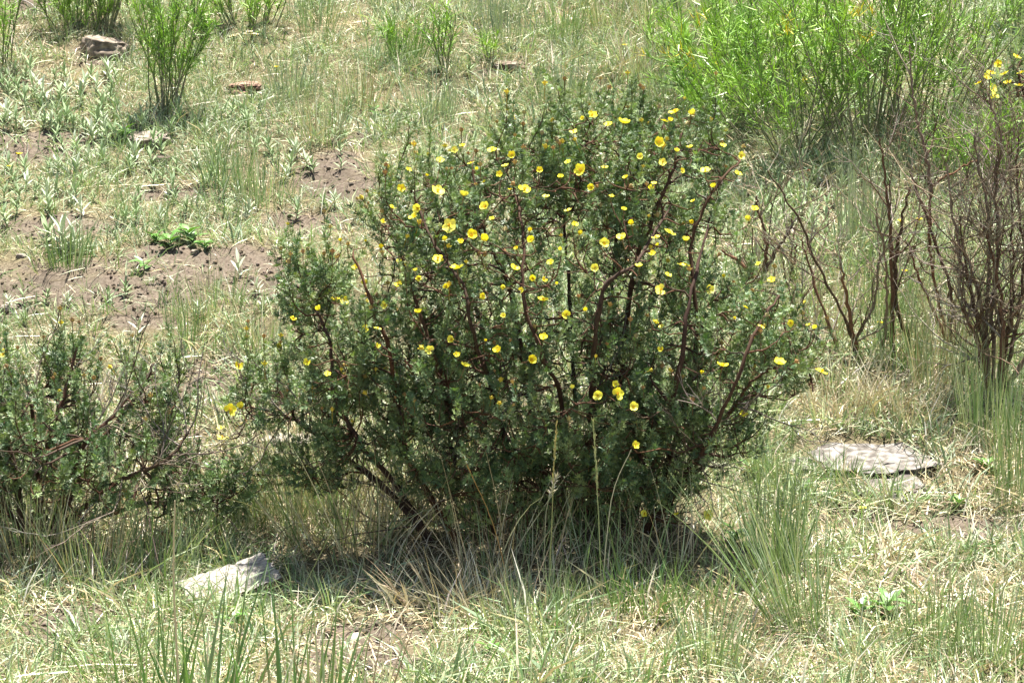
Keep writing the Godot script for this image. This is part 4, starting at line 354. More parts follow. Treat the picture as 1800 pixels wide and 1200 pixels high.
	{x = -0.323, z = -2.553, kind = 0, n = 13, size = 0.669, label = "grey-green sprout on the open slope above the flowering shrub", group = "sprouts on the open slope"},
	{x = -0.103, z = -2.227, kind = 0, n = 12, size = 0.915, label = "grey-green sprout on the open slope above the flowering shrub", group = "sprouts on the open slope"},
	{x = -0.183, z = -2.361, kind = 0, n = 16, size = 0.789, label = "grey-green sprout on the open slope above the flowering shrub", group = "sprouts on the open slope"},
	{x = 0.132, z = -2.224, kind = 0, n = 15, size = 0.792, label = "grey-green sprout on the open slope above the flowering shrub", group = "sprouts on the open slope"},
	{x = -0.305, z = -2.274, kind = 0, n = 13, size = 0.794, label = "grey-green sprout on the open slope above the flowering shrub", group = "sprouts on the open slope"},
	{x = -0.126, z = -2.603, kind = 0, n = 16, size = 0.833, label = "grey-green sprout on the open slope above the flowering shrub", group = "sprouts on the open slope"},
	{x = 0.126, z = -2.277, kind = 0, n = 17, size = 0.691, label = "grey-green sprout on the open slope above the flowering shrub", group = "sprouts on the open slope"},
	{x = 0.088, z = -2.624, kind = 0, n = 16, size = 0.762, label = "grey-green sprout on the open slope above the flowering shrub", group = "sprouts on the open slope"},
	{x = 0.422, z = -2.496, kind = 0, n = 14, size = 0.966, label = "grey-green sprout on the open slope above the flowering shrub", group = "sprouts on the open slope"},
	{x = 0.13, z = -2.33, kind = 0, n = 15, size = 0.781, label = "grey-green sprout on the open slope above the flowering shrub", group = "sprouts on the open slope"},
	{x = -0.189, z = -2.465, kind = 0, n = 13, size = 0.908, label = "grey-green sprout on the open slope above the flowering shrub", group = "sprouts on the open slope"},
	{x = -0.35, z = -2.303, kind = 0, n = 12, size = 0.858, label = "grey-green sprout on the open slope above the flowering shrub", group = "sprouts on the open slope"},
	{x = -0.059, z = -2.247, kind = 0, n = 12, size = 0.683, label = "grey-green sprout on the open slope above the flowering shrub", group = "sprouts on the open slope"},
	{x = -0.361, z = -2.531, kind = 0, n = 17, size = 0.834, label = "grey-green sprout on the open slope above the flowering shrub", group = "sprouts on the open slope"},
	{x = -0.826, z = -1.406, kind = 2, n = 11, size = 1, label = "broad-leaved green plant on the bank above the bare soil", group = "green plants on the soil bank"},
	{x = -0.782, z = -1.443, kind = 2, n = 11, size = 1.2, label = "broad-leaved green plant on the bank above the bare soil", group = "green plants on the soil bank"},
	{x = -0.864, z = -1.432, kind = 2, n = 11, size = 0.9, label = "broad-leaved green plant on the bank above the bare soil", group = "green plants on the soil bank"},
	{x = -0.743, z = -1.395, kind = 2, n = 11, size = 0.8, label = "broad-leaved green plant on the bank above the bare soil", group = "green plants on the soil bank"},
	{x = -0.873, z = -1.281, kind = 2, n = 7, size = 0.9, label = "broad-leaved green seedling in the middle of the bare soil"},
	{x = -0.645, z = -1.235, kind = 1, n = 9, size = 1.3, label = "silvery flattened sprout on the soil near the flowering shrub"},
	{x = -0.851, z = -0.957, kind = 1, n = 8, size = 1.2, label = "silvery sprout with upright leaves behind the budding shrub"},
	{x = 0.972, z = -0.317, kind = 2, n = 9, size = 0.8, label = "green broad-leaved plant between the flat rock and the tall tussock"},
	{x = 0.887, z = -0.146, kind = 2, n = 9, size = 0.7, label = "low green rosette above the bare earth near the tall tussock"},
	{x = 0.671, z = 0.413, kind = 2, n = 9, size = 1.1, label = "large dark green leaves pressed flat into the open turf"},
	{x = 0.618, z = 0.427, kind = 2, n = 6, size = 0.9, label = "smaller dark leaves beside the large flat ones in the turf"},
	{x = 0.882, z = 0.093, kind = 2, n = 8, size = 0.7, label = "green leaves sprouting below the bare earth"},
	{x = -0.495, z = 0.449, kind = 2, n = 8, size = 0.9, label = "round green leaves in front of the weathered board"},
	{x = -0.6, z = -0.265, kind = 2, n = 8, size = 1.1, label = "bright broad leaves glimpsed under the budding shrub"},
	{x = 0.483, z = -0.25, kind = 2, n = 9, size = 0.8, label = "leafy green plant at the foot of the flowering shrub"},
	{x = 0.42, z = 0.119, kind = 2, n = 8, size = 1, label = "pale green leaves behind the leaning fan of grass"},
	{x = 0.591, z = -0.183, kind = 2, n = 7, size = 0.6, label = "light green seedling in front of the flat rock"},
	{x = -0.034, z = 0.629, kind = 2, n = 7, size = 0.7, label = "green leaves in the straw before the shrub"},
	{x = 0.854, z = -0.976, kind = 2, n = 7, size = 0.9, label = "broad green leaves under the open bare shrub"},
	{x = -0.373, z = -2.312, kind = 2, n = 7, size = 0.8, label = "green leafy seedling on the slope behind the flowering shrub"},
]
const STALKS := [
	{p = [0.066, -0.019, 0.416, 0.071, 0.166, 0.416, 0.078, 0.332, 0.436], w = 0.001, col = [0.33, 0.33, 0.13], label = "tan seed stalk rising before the middle of the shrub", head = 0.11, seeds = 90, hcol = [0.5, 0.42, 0.18], fluff = 0.3, grain = 0.9},
	{p = [0.162, -0.02, 0.429, 0.153, 0.169, 0.429, 0.141, 0.342, 0.449], w = 0.001, col = [0.34, 0.38, 0.18], label = "pale green bearded seed stalk before the shrub", head = 0.13, seeds = 110, hcol = [0.4, 0.42, 0.22], fluff = 0.28, grain = 1},
	{p = [0.157, -0.019, 0.418, 0.176, 0.187, 0.418, 0.209, 0.286, 0.438], w = 0.001, col = [0.5, 0.47, 0.34], label = "thin pale stalk leaning beside the bearded seed stalk", head = 0, seeds = 0, hcol = [0, 0, 0], fluff = 0.5, grain = 1},
	{p = [-0.003, -0.013, 0.319, -0.031, 0.105, 0.319, -0.056, 0.169, 0.319, -0.09, 0.254, 0.339], w = 0.001, col = [0.44, 0.25, 0.08], label = "orange dry stalk leaning in front of the shrub", head = 0.05, seeds = 18, hcol = [0.45, 0.28, 0.1], fluff = 0.3, grain = 0.8},
	{p = [0.057, -0.013, 0.319, 0.062, 0.137, 0.319, 0.08, 0.212, 0.339], w = 0.001, col = [0.4, 0.4, 0.25], label = "short stalk with a drooping pale plume before the shrub", head = 0.05, seeds = 60, hcol = [0.5, 0.47, 0.38], fluff = 0.8, grain = 1.2},
	{p = [-0.152, 0.005, 0.001, -0.119, 0.172, 0.051, -0.066, 0.333, 0.081], w = 0.001, col = [0.62, 0.57, 0.45], label = "long straight whitish stalk slanting across the shrub", head = 0, seeds = 0, hcol = [0, 0, 0], fluff = 0.5, grain = 1},
	{p = [-0.221, 0.002, -0.027, -0.194, 0.2, 0.073, -0.216, 0.355, 0.073], w = 0.001, col = [0.55, 0.5, 0.38], label = "curved dry stem twisting up through the shrub", head = 0, seeds = 0, hcol = [0, 0, 0], fluff = 0.5, grain = 1},
	{p = [-0.771, -0.028, 0.079, -0.746, 0.079, 0.079, -0.709, 0.145, 0.109], w = 0.001, col = [0.42, 0.27, 0.1], label = "rusty plumed seed stalk before the budding shrub", head = 0.09, seeds = 130, hcol = [0.47, 0.28, 0.1], fluff = 0.55, grain = 1.1},
	{p = [-0.882, -0.029, 0.13, -0.876, 0.171, 0.13, -0.873, 0.314, 0.13], w = 0.001, col = [0.34, 0.33, 0.16], label = "tall straight stalk in front of the budding shrub", head = 0.08, seeds = 60, hcol = [0.36, 0.36, 0.2], fluff = 0.25, grain = 0.9},
	{p = [-0.71, -0.023, 0.005, -0.7, 0.137, 0.005, -0.694, 0.272, 0.005], w = 0.001, col = [0.3, 0.34, 0.15], label = "green seed stalk before the fork of the budding shrub", head = 0.09, seeds = 70, hcol = [0.34, 0.36, 0.19], fluff = 0.25, grain = 0.9},
	{p = [-0.49, -0.064, 1.2, -0.5, 0.263, 1.2, -0.495, 0.411, 1.2], w = 0.002, col = [0.5, 0.42, 0.26], label = "pale thick dry stalk standing close in front of the board", head = 0, seeds = 0, hcol = [0, 0, 0], fluff = 0.5, grain = 1},
	{p = [-0.622, -0.023, 0.004, -0.607, 0.137, 0.004, -0.581, 0.343, 0.024], w = 0.001, col = [0.34, 0.35, 0.18], label = "leaning seed stalk between the two flowering shrubs", head = 0.11, seeds = 80, hcol = [0.38, 0.37, 0.2], fluff = 0.25, grain = 0.9},
	{p = [-0.93, 0.141, -0.79, -0.934, 0.231, -0.79, -0.944, 0.302, -0.79], w = 0.001, col = [0.22, 0.25, 0.12], label = "dark green seed stalk behind the budding shrub", head = 0.06, seeds = 50, hcol = [0.22, 0.24, 0.13], fluff = 0.25, grain = 0.9},
	{p = [0.392, 0.005, 0.203, 0.384, 0.218, 0.223, 0.378, 0.373, 0.243], w = 0.001, col = [0.4, 0.4, 0.22], label = "pale green stalk rising before the side of the shrub", head = 0, seeds = 0, hcol = [0, 0, 0], fluff = 0.5, grain = 1},
	{p = [0.118, -0.033, 0.749, 0.12, 0.037, 0.749, 0.122, 0.155, 0.749], w = 0.001, col = [0.22, 0.27, 0.1], label = "dark green stem standing in the turf before the shrub", head = 0, seeds = 0, hcol = [0, 0, 0], fluff = 0.5, grain = 1},
	{p = [0.62, 0.083, -0.465, 0.609, 0.169, -0.465, 0.598, 0.266, -0.465], w = 0.001, col = [0.55, 0.52, 0.36], label = "bleached stalk standing at the back of the flat rock", head = 0, seeds = 0, hcol = [0, 0, 0], fluff = 0.5, grain = 1},
	{p = [0.932, 0.197, -1.072, 0.943, 0.264, -1.072, 0.964, 0.343, -1.072], w = 0.001, col = [0.45, 0.42, 0.22], label = "pale seed stalk among the bare shrubs", head = 0.08, seeds = 60, hcol = [0.5, 0.46, 0.28], fluff = 0.3, grain = 1},
	{p = [-0.395, -0.037, 0.311, -0.368, 0.017, 0.311, -0.329, 0.098, 0.331], w = 0.001, col = [0.33, 0.37, 0.16], label = "green stalk slanting beside the weathered board", head = 0, seeds = 0, hcol = [0, 0, 0], fluff = 0.5, grain = 1},
]
const STICKS := [
	{called = "dead_stick", category = "stick", p = [-0.922, 0.074, 0.03, -0.894, 0.093, 0.03, -0.854, 0.089, 0.01, -0.786, 0.086, 0.01], w = 0.003, col = [0.5, 0.45, 0.41], label = "forked grey dead stick caught in front of the budding shrub", forks = 2},
	{called = "dead_stick", category = "stick", p = [-0.764, 0.17, 0.01, -0.753, 0.15, 0.03, -0.726, 0.161, 0.01], w = 0.002, col = [0.55, 0.45, 0.38], label = "pale peeling twig in the budding shrub", forks = 2},
	{called = "dead_stick", category = "stick", p = [-0.685, 0.026, 0.06, -0.642, 0.017, 0.06, -0.596, -0.001, 0.06], w = 0.002, col = [0.48, 0.4, 0.34], label = "thin dead twig hanging above the weathered board", forks = 1},
	{called = "dead_stick", category = "stick", p = [-0.911, -0.029, 0.439, -0.882, -0.03, 0.401, -0.854, -0.029, 0.406], w = 0.003, col = [0.5, 0.45, 0.41], label = "short grey stick on the bare earth below the budding shrub", forks = 0},
	{called = "dead_stick", category = "stick", p = [-0.764, -0.03, 0.337, -0.707, -0.032, 0.382, -0.649, -0.032, 0.416], w = 0.002, col = [0.55, 0.48, 0.4], label = "thin pale stick on the bare earth near the board", forks = 0},
	{called = "dead_stick", category = "stick", p = [0.705, 0.146, -0.63, 0.742, 0.157, -0.69, 0.784, 0.166, -0.759], w = 0.003, col = [0.62, 0.58, 0.54], label = "bleached white stick propped behind the flat rock", forks = 0},
	{called = "dead_stick", category = "stick", p = [0.755, 0.391, -1.909, 0.744, 0.442, -1.888, 0.746, 0.49, -1.888, 0.77, 0.534, -1.888], w = 0.002, col = [0.6, 0.47, 0.38], label = "pale forked dead stem standing behind the curling twigs", forks = 2},
	{called = "straw", category = "straw", p = [-1.121, 0.381, -1.786, -1.02, 0.386, -1.813, -0.817, 0.39, -1.82], w = 0.002, col = [0.62, 0.55, 0.36], label = "long pale straw lying over the bare soil among sprouts", forks = 0},
	{called = "straw", category = "straw", p = [-0.488, 0.581, -2.668, -0.421, 0.581, -2.642, -0.365, 0.556, -2.541], w = 0.002, col = [0.55, 0.47, 0.33], label = "bent dry stem lying on the upper slope", forks = 1},
	{called = "straw", category = "straw", p = [-0.076, 0.006, 0.417, 0.051, 0.014, 0.362, 0.182, 0.008, 0.441], w = 0.001, col = [0.65, 0.58, 0.4], label = "long flat straw across the turf before the shrub", forks = 0},
	{called = "straw", category = "straw", p = [-0.269, -0.001, 0.332, -0.142, 0.005, 0.43, 0, 0.004, 0.597], w = 0.001, col = [0.65, 0.58, 0.4], label = "long slanting straw in front of the flowering shrub", forks = 0},
	{called = "straw", category = "straw", p = [0.638, -0.006, 0.508, 0.731, -0.01, 0.556, 0.817, -0.008, 0.516], w = 0.001, col = [0.65, 0.58, 0.4], label = "long straw lying on the open turf", forks = 0},
	{called = "dead_stick", category = "stick", p = [-1.523, 0.714, -3.212, -1.485, 0.723, -3.24, -1.39, 0.684, -3.08], w = 0.003, col = [0.5, 0.46, 0.42], label = "pale dead twig beside the far green shrub", forks = 3},
	{called = "dead_stick", category = "stick", p = [-0.962, 0.678, -2.987, -0.918, 0.647, -2.888, -0.87, 0.618, -2.779], w = 0.003, col = [0.5, 0.44, 0.38], label = "grey twig in the grass below the loose green shrub", forks = 2},
]
const SMALL_FLOWERS := [
	{x = -1.299, z = -1.977, h = 0.03, col = [0.85, 0.66, 0.02], label = "yellow flower on bare soil beside the grey sprouts", heads = 1, size = 1},
	{x = -1.296, z = -1.893, h = 0.03, col = [0.85, 0.66, 0.02], label = "lower yellow flower just below the one on bare soil", heads = 1, size = 0.9},
	{x = -0.668, z = -2.601, h = 0.05, col = [0.85, 0.66, 0.02], label = "single tiny yellow flower on the slope by the reddish stone", heads = 1, size = 0.9},
	{x = 0.332, z = -2.689, h = 0.06, col = [0.85, 0.66, 0.02], label = "lone yellow flower in the dry grass of the upper slope", heads = 1, size = 1},
	{x = 0.945, z = -1.387, h = 0.09, col = [0.85, 0.66, 0.02], label = "yellow flower among the open bare shrub stems", heads = 1, size = 1, group = "flowers among bare stems"},
	{x = 0.979, z = -1.392, h = 0.09, col = [0.85, 0.66, 0.02], label = "yellow flower among the open bare shrub stems", heads = 1, size = 1, group = "flowers among bare stems"},
	{x = 0.923, z = -1.14, h = 0.08, col = [0.85, 0.66, 0.02], label = "low yellow flower below the pair among bare stems", heads = 1, size = 0.9},
	{x = 0.836, z = -0.913, h = 0.06, col = [0.85, 0.66, 0.02], label = "yellow flower at the foot of the open bare shrub", heads = 1, size = 0.9},
	{x = 0.677, z = -0.041, h = 0.03, col = [0.85, 0.75, 0.05], label = "small yellow flower in the turf before the flat rock", heads = 1, size = 0.95},
	{x = -0.751, z = -2.791, h = 0.08, col = [0.8, 0.8, 0.74], label = "flat-topped cluster of white flowers on the upper slope", heads = 7, size = 0.7},
	{x = -0.807, z = -2.827, h = 0.06, col = [0.75, 0.74, 0.7], label = "smaller white flower cluster beside the larger one", heads = 4, size = 0.6},
	{x = 0.783, z = -1.906, h = 0.03, col = [0.6, 0.03, 0.05], label = "tiny red flower behind the curling bare twigs", heads = 1, size = 0.7},
	{x = -1.063, z = -2.985, h = 0.1, col = [0.5, 0.42, 0.6], label = "pale violet flower behind the small green shrub", heads = 3, size = 0.9},
]

var rng := RandomNumberGenerator.new()
var names := {}
var n_patch := FastNoiseLite.new()
var n_fine := FastNoiseLite.new()
var M := {}
var leaf_shoots := []
var petal_meshes := []
var heart_meshes := []
var sprout_leaf := []
var broad_leaf := []

# ---------------------------------------------------------------- mesh collector
class Mesher:
	var v := PackedVector3Array()
	var n := PackedVector3Array()
	var c := PackedColorArray()
	var ix := PackedInt32Array()

	func vert(p: Vector3, nn: Vector3, col: Color) -> int:
		v.push_back(p); n.push_back(nn); c.push_back(col)
		return v.size() - 1

	func tri(a: int, b: int, d: int) -> void:
		ix.push_back(a); ix.push_back(b); ix.push_back(d)

	# a flat strip through pts, half widths hw, side gives the way it is wide
	func ribbon(pts: PackedVector3Array, hw: PackedFloat32Array, side: Vector3, col: Color) -> void:
		var m := pts.size()
		var first := v.size()
		for i in m:
			var d: Vector3 = pts[mini(i + 1, m - 1)] - pts[maxi(i - 1, 0)]
			var s := (side - d * (side.dot(d) / maxf(d.length_squared(), 1e-12))).normalized()
			var nn := s.cross(d).normalized()
			v.push_back(pts[i] - s * hw[i]); v.push_back(pts[i] + s * hw[i])
			n.push_back(nn); n.push_back(nn)
			c.push_back(col); c.push_back(col)
		for i in m - 1:
			var a := first + 2 * i
			tri(a, a + 2, a + 3)
			tri(a, a + 3, a + 1)

	func tube(pts: PackedVector3Array, rad: PackedFloat32Array, sides: int, col: Color) -> void:
		var m := pts.size()
		var first := v.size()
		var u := Vector3.ZERO
		for i in m:
			var d: Vector3 = (pts[mini(i + 1, m - 1)] - pts[maxi(i - 1, 0)]).normalized()
			if i == 0:
				u = d.cross(Vector3(0.31, 0.17, 0.93)).normalized()
			else:
				u = (u - d * u.dot(d)).normalized()
			var w := d.cross(u)
			for k in sides:
				var a := TAU * k / sides
				var o := u * cos(a) + w * sin(a)
				vert(pts[i] + o * rad[i], o, col)
		for i in m - 1:
			for k in sides:
				var a := first + i * sides + k
				var b := first + i * sides + (k + 1) % sides
				tri(a, a + sides, b + sides)
				tri(a, b + sides, b)
		var tip := vert(pts[m - 1] + (pts[m - 1] - pts[m - 2]).normalized() * rad[m - 1], (pts[m - 1] - pts[m - 2]).normalized(), col)
		for k in sides:
			tri(first + (m - 1) * sides + k, tip, first + (m - 1) * sides + (k + 1) % sides)

	func mesh(mat: Material) -> ArrayMesh:
		var a := []
		a.resize(Mesh.ARRAY_MAX)
		a[Mesh.ARRAY_VERTEX] = v
		a[Mesh.ARRAY_NORMAL] = n
		a[Mesh.ARRAY_COLOR] = c
		a[Mesh.ARRAY_INDEX] = ix
		var me := ArrayMesh.new()
		me.add_surface_from_arrays(Mesh.PRIMITIVE_TRIANGLES, a)
		me.surface_set_material(0, mat)
		return me

# ---------------------------------------------------------------- small helpers
func hill(x: float, z: float) -> float:
	var s := -z
	var t := s - 0.2
	var h := 0.04 * s + 0.1 * (t + sqrt(t * t + 0.16)) - 0.0247
	h += 0.014 * sin(2.1 * x + 0.7) * sin(1.7 * z + 1.3) + 0.009 * sin(4.3 * x + 1.9 * z + 0.4) + 0.006 * sin(7.1 * z - 3.3 * x + 2.0)
	return h

func on_hill(x: float, z: float, sink := 0.0) -> Vector3:
	return Vector3(x, hill(x, z) - sink, z)

func rr(a: float, b: float) -> float:
	return rng.randf_range(a, b)

func ball() -> Vector3:
	while true:
		var p := Vector3(rr(-1, 1), rr(-1, 1), rr(-1, 1))
		if p.length_squared() < 1.0:
			return p
	return Vector3.ZERO

func tint(col: Color, amount: float) -> Color:
	var k := 1.0 + rr(-amount, amount)
	return Color(col.r * k * (1.0 + rr(-0.08, 0.08)), col.g * k, col.b * k * (1.0 + rr(-0.12, 0.12)))

func numbered(called: String) -> String:
	if not names.has(called):
		names[called] = 0
		return called
	names[called] += 1
	return "%s_%03d" % [called, names[called]]

func thing(called: String, label: String, category: String, at: Vector3, group := "") -> Node3D:
	var o := Node3D.new()
	o.name = numbered(called)
	add_child(o)
	o.position = at
	o.set_meta("label", label)
	o.set_meta("category", category)
	if group:
		o.set_meta("group", group)
	return o

func part(parent: Node, called: String, me: Mesh, at := Vector3.ZERO, stuff := false) -> MeshInstance3D:
	var o := MeshInstance3D.new()
	o.name = called
	o.mesh = me
	parent.add_child(o, true)
	o.position = at
	if stuff:
		o.set_meta("kind", "stuff")
	return o

func single(called: String, label: String, category: String, me: Mesh, at: Vector3, group := "") -> MeshInstance3D:
	var o := MeshInstance3D.new()
	o.name = numbered(called)
	o.mesh = me
	add_child(o)
	o.position = at
	o.set_meta("label", label)
	o.set_meta("category", category)
	if group:
		o.set_meta("group", group)
	return o

func copies(parent: Node, called: String, me: Mesh, places: Array, tints: Array) -> MultiMeshInstance3D:
	var mm := MultiMesh.new()
	mm.transform_format = MultiMesh.TRANSFORM_3D
	mm.use_colors = true
	mm.mesh = me
	mm.instance_count = places.size()
	for i in places.size():
		mm.set_instance_transform(i, places[i])
		mm.set_instance_color(i, tints[i])
	var o := MultiMeshInstance3D.new()
	o.name = called
	o.multimesh = mm
	parent.add_child(o, true)
	o.set_meta("kind", "stuff")
	return o

func plain(col: Color, rough: float, spec := 0.5) -> StandardMaterial3D:
	var m := StandardMaterial3D.new()
	m.albedo_color = col
	m.roughness = rough
	m.metallic_specular = spec
	m.vertex_color_use_as_albedo = true
	m.cull_mode = BaseMaterial3D.CULL_DISABLED
	return m

func leafy(rough: float, through: Color, spec := 0.5) -> StandardMaterial3D:
	var m := plain(Color.WHITE, rough, spec)
	m.backlight_enabled = true
	m.backlight = through
	return m

func noise_picture(freq: float, lo: Color, hi: Color, kind := FastNoiseLite.TYPE_SIMPLEX_SMOOTH, octaves := 5, sd := 1, mid = null) -> NoiseTexture2D:
	var f := FastNoiseLite.new()
	f.seed = sd
	f.noise_type = kind
	f.frequency = freq
	f.fractal_octaves = octaves
	var g := Gradient.new()
	g.set_color(0, lo)
	g.set_color(1, hi)
	if mid != null:
		g.add_point(0.5, mid)
	var t := NoiseTexture2D.new()
	t.width = 512; t.height = 512
	t.seamless = true
	t.noise = f
	t.color_ramp = g
	return t

# soil share of a place, 0 in turf to 1 on bare earth
func bare(x: float, z: float) -> float:
	var most := 0.0
	for s in SOIL:
		var dx: float = (x - s[0]) / s[2]
		var dz: float = (z - s[1]) / s[3]
		var q := dx * dx + dz * dz
		if q < 3.0:
			most = maxf(most, 1.25 - q)
	if most <= 0.0:
		return 0.0
	return clampf(most + 1.0 * n_fine.get_noise_2d(x * 140.0, z * 140.0), 0.0, 1.0)

# one bent blade
func blade(mb: Mesher, at: Vector3, dir: Vector3, length: float, width: float, droop: float, segs: int, col: Color) -> void:
	var pts := PackedVector3Array()
	var hw := PackedFloat32Array()
	var d := dir.normalized()
	var p := at
	var step := length / segs
	var curl := ball() * 0.22
	for i in segs + 1:
		var t := float(i) / segs
		pts.push_back(p)
		hw.push_back(0.5 * width * (0.75 + 0.5 * t if t < 0.4 else (0.95 * (1.0 - t) / 0.6 + 0.05)))
		d = (d + Vector3(0, -droop, 0) * (0.4 + t) * (1.0 / segs) + curl / segs).normalized()
		p += d * step
	var side := Vector3(rr(-1, 1), rr(-0.25, 0.25), rr(-1, 1)).normalized()
	mb.ribbon(pts, hw, side, col)

func pick(cols: Array) -> Color:
	return cols[rng.randi() % cols.size()]

func tuft(count: int, radius: float, lo: float, hi: float, width: float, lean: float, droop: float, cols: Array, segs := 3) -> Mesher:
	var mb := Mesher.new()
	for i in count:
		var a := rr(0, TAU)
		var r := radius * sqrt(rng.randf())
		var out := Vector3(cos(a), 0, sin(a))
		var b := rr(0, TAU)
		var dir := Vector3(0, 1, 0) + out * lean * rng.randf() + Vector3(cos(b), 0, sin(b)) * lean * rng.randf()
		blade(mb, out * r + Vector3(0, -0.004, 0), dir, rr(lo, hi), width * rr(0.6, 1.3), droop * rr(0.3, 1.4), segs, tint(cols[i % cols.size()], 0.22))
	return mb

# a curve from a to b that leaves along da
func bend(a: Vector3, da: Vector3, b: Vector3, upward: float, segs: int, wobble: float) -> PackedVector3Array:
	var l := a.distance_to(b)
	var c1 := a + da.normalized() * l * 0.4
	var c2 := b - Vector3(0, 1, 0) * l * upward + (a - b) * 0.15
	var pts := PackedVector3Array()
	for i in segs + 1:
		var t := float(i) / segs
		var u := 1.0 - t
		var p := a * u * u * u + c1 * 3.0 * u * u * t + c2 * 3.0 * u * t * t + b * t * t * t
		if i > 0 and i < segs:
			p += ball() * wobble * l
		pts.push_back(p)
	return pts

func taper(n: int, r0: float, r1: float) -> PackedFloat32Array:
	var a := PackedFloat32Array()
	for i in n:
		a.push_back(lerpf(r0, r1, float(i) / (n - 1)))
	return a

func rugged(a: PackedFloat32Array) -> PackedFloat32Array:
	for i in a.size():
		a[i] *= rr(0.78, 1.22)
	return a

func vecs(flat: Array) -> PackedVector3Array:
	var a := PackedVector3Array()
	for i in range(0, flat.size(), 3):
		a.push_back(Vector3(flat[i], flat[i + 1], flat[i + 2]))
	return a

# a polyline made rounder
func smooth(pts: PackedVector3Array, per: int, wobble: float) -> PackedVector3Array:
	var out := PackedVector3Array()
	var m := pts.size()
	for i in m - 1:
		var p0 := pts[maxi(i - 1, 0)]
		var p1 := pts[i]
		var p2 := pts[i + 1]
		var p3 := pts[mini(i + 2, m - 1)]
		for k in per:
			var t := float(k) / per
			var q := p1.cubic_interpolate(p2, p0, p3, t)
			if i + k > 0:
				q += ball() * wobble
			out.push_back(q)
	out.push_back(pts[m - 1])
	return out

# ---------------------------------------------------------------- materials
func make_materials() -> void:
	M.grass = leafy(0.42, Color(0.6, 0.62, 0.4), 0.5)
	M.straw = leafy(0.45, Color(0.4, 0.38, 0.28), 0.5)
	M.leaf = leafy(0.46, Color(0.55, 0.62, 0.25), 0.42)
	M.bright_leaf = leafy(0.4, Color(0.6, 0.64, 0.32), 0.5)
	M.wool_leaf = leafy(0.8, Color(0.3, 0.33, 0.25), 0.3)
	M.petal = leafy(0.5, Color(0.6, 0.6, 0.4), 0.3)
	M.bark = plain(Color.WHITE, 0.85, 0.3)
	M.bark.heightmap_enabled = false
	M.bark.albedo_texture = noise_picture(0.02, Color(0.55, 0.55, 0.55), Color(1, 1, 1), FastNoiseLite.TYPE_SIMPLEX, 4, 9)
	M.bark.uv1_triplanar = true
	M.bark.uv1_world_triplanar = true
	M.bark.uv1_scale = Vector3(40, 9, 40)
	M.soil = plain(Color.WHITE, 0.95, 0.2)
	M.soil.albedo_texture = noise_picture(0.03, Color(0.62, 0.6, 0.58), Color(1, 1, 1), FastNoiseLite.TYPE_SIMPLEX, 6, 4)
	M.soil.uv1_triplanar = true
	M.soil.uv1_world_triplanar = true
	M.soil.uv1_scale = Vector3(6, 6, 6)
	M.rock = plain(Color.WHITE, 0.85, 0.3)
	M.rock.albedo_texture = noise_picture(0.018, Color(0.42, 0.40, 0.38), Color(1, 1, 1), FastNoiseLite.TYPE_SIMPLEX, 6, 12, Color(0.74, 0.72, 0.70))
	M.rock.uv1_triplanar = true
	M.rock.uv1_world_triplanar = true
	M.rock.uv1_scale = Vector3(3, 3, 3)
	M.wood = plain(Color.WHITE, 0.8, 0.3)
	M.wood.albedo_texture = noise_picture(0.03, Color(0.42, 0.40, 0.38), Color(1, 1, 1), FastNoiseLite.TYPE_SIMPLEX, 5, 21)
	M.wood.uv1_triplanar = true
	M.wood.uv1_scale = Vector3(3, 30, 30)

# ---------------------------------------------------------------- ground
func axis(lo: float, hi: float, fine_lo: float, fine_hi: float, step: float) -> PackedFloat32Array:
	var a := PackedFloat32Array()
	var left := []
	var x := fine_lo
	var s := step
	while x > lo:
		s *= 1.35
		x -= s
		left.push_front(x)
	for q in left:
		a.push_back(q)
	x = fine_lo
	while x < fine_hi:
		a.push_back(x)
		x += step
	s = step
	while x < hi:
		a.push_back(x)
		s *= 1.35
		x += s
	a.push_back(x)
	return a

func ground_y(x: float, z: float, b: float) -> float:
	var y := hill(x, z)
	if absf(x) < 4.0 and z > -7.0 and z < 4.0:
		y += 0.004 * n_fine.get_noise_2d(x * 60.0, z * 60.0)
		y += b * (0.016 * n_fine.get_noise_2d(x * 150.0 + 50.0, z * 150.0) + 0.010 * n_fine.get_noise_2d(x * 600.0, z * 600.0 + 9.0))
	return y

func make_ground() -> void:
	var xs := axis(-70, 70, -2.1, 2.1, 0.0115)
	var zs := axis(-90, 40, -3.8, 1.3, 0.013)
	var mb := Mesher.new()
	var nx := xs.size()
	var earth := Color(0.165, 0.137, 0.110)
	var thatch := Color(0.19, 0.165, 0.105)
	for z in zs:
		for x in xs:
			var b := bare(x, z)
			var w: float = n_patch.get_noise_2d(x * 90.0, z * 90.0) * 0.25
			var col := thatch.lerp(earth, clampf(b * 1.3, 0.0, 1.0))
			col = Color(col.r * (1 + w), col.g * (1 + w), col.b * (1 + w))
			mb.vert(Vector3(x, ground_y(x, z, b), z), Vector3.UP, col)
	for j in zs.size() - 1:
		for i in nx - 1:
			var a := j * nx + i
			mb.tri(a, a + 1, a + nx + 1)
			mb.tri(a, a + nx + 1, a + nx)
	for j in zs.size():
		for i in nx:
			var a := j * nx + i
			var l := mb.v[a - 1 if i > 0 else a]
			var r := mb.v[a + 1 if i < nx - 1 else a]
			var u := mb.v[a - nx if j > 0 else a]
			var d := mb.v[a + nx if j < zs.size() - 1 else a]
			mb.n[a] = (d - u).cross(r - l).normalized()
	var o := MeshInstance3D.new()
	o.name = "ground"
	o.mesh = mb.mesh(M.soil)
	add_child(o)
	o.set_meta("kind", "structure")
	o.set_meta("label", "brown earth hillside showing between the grass")

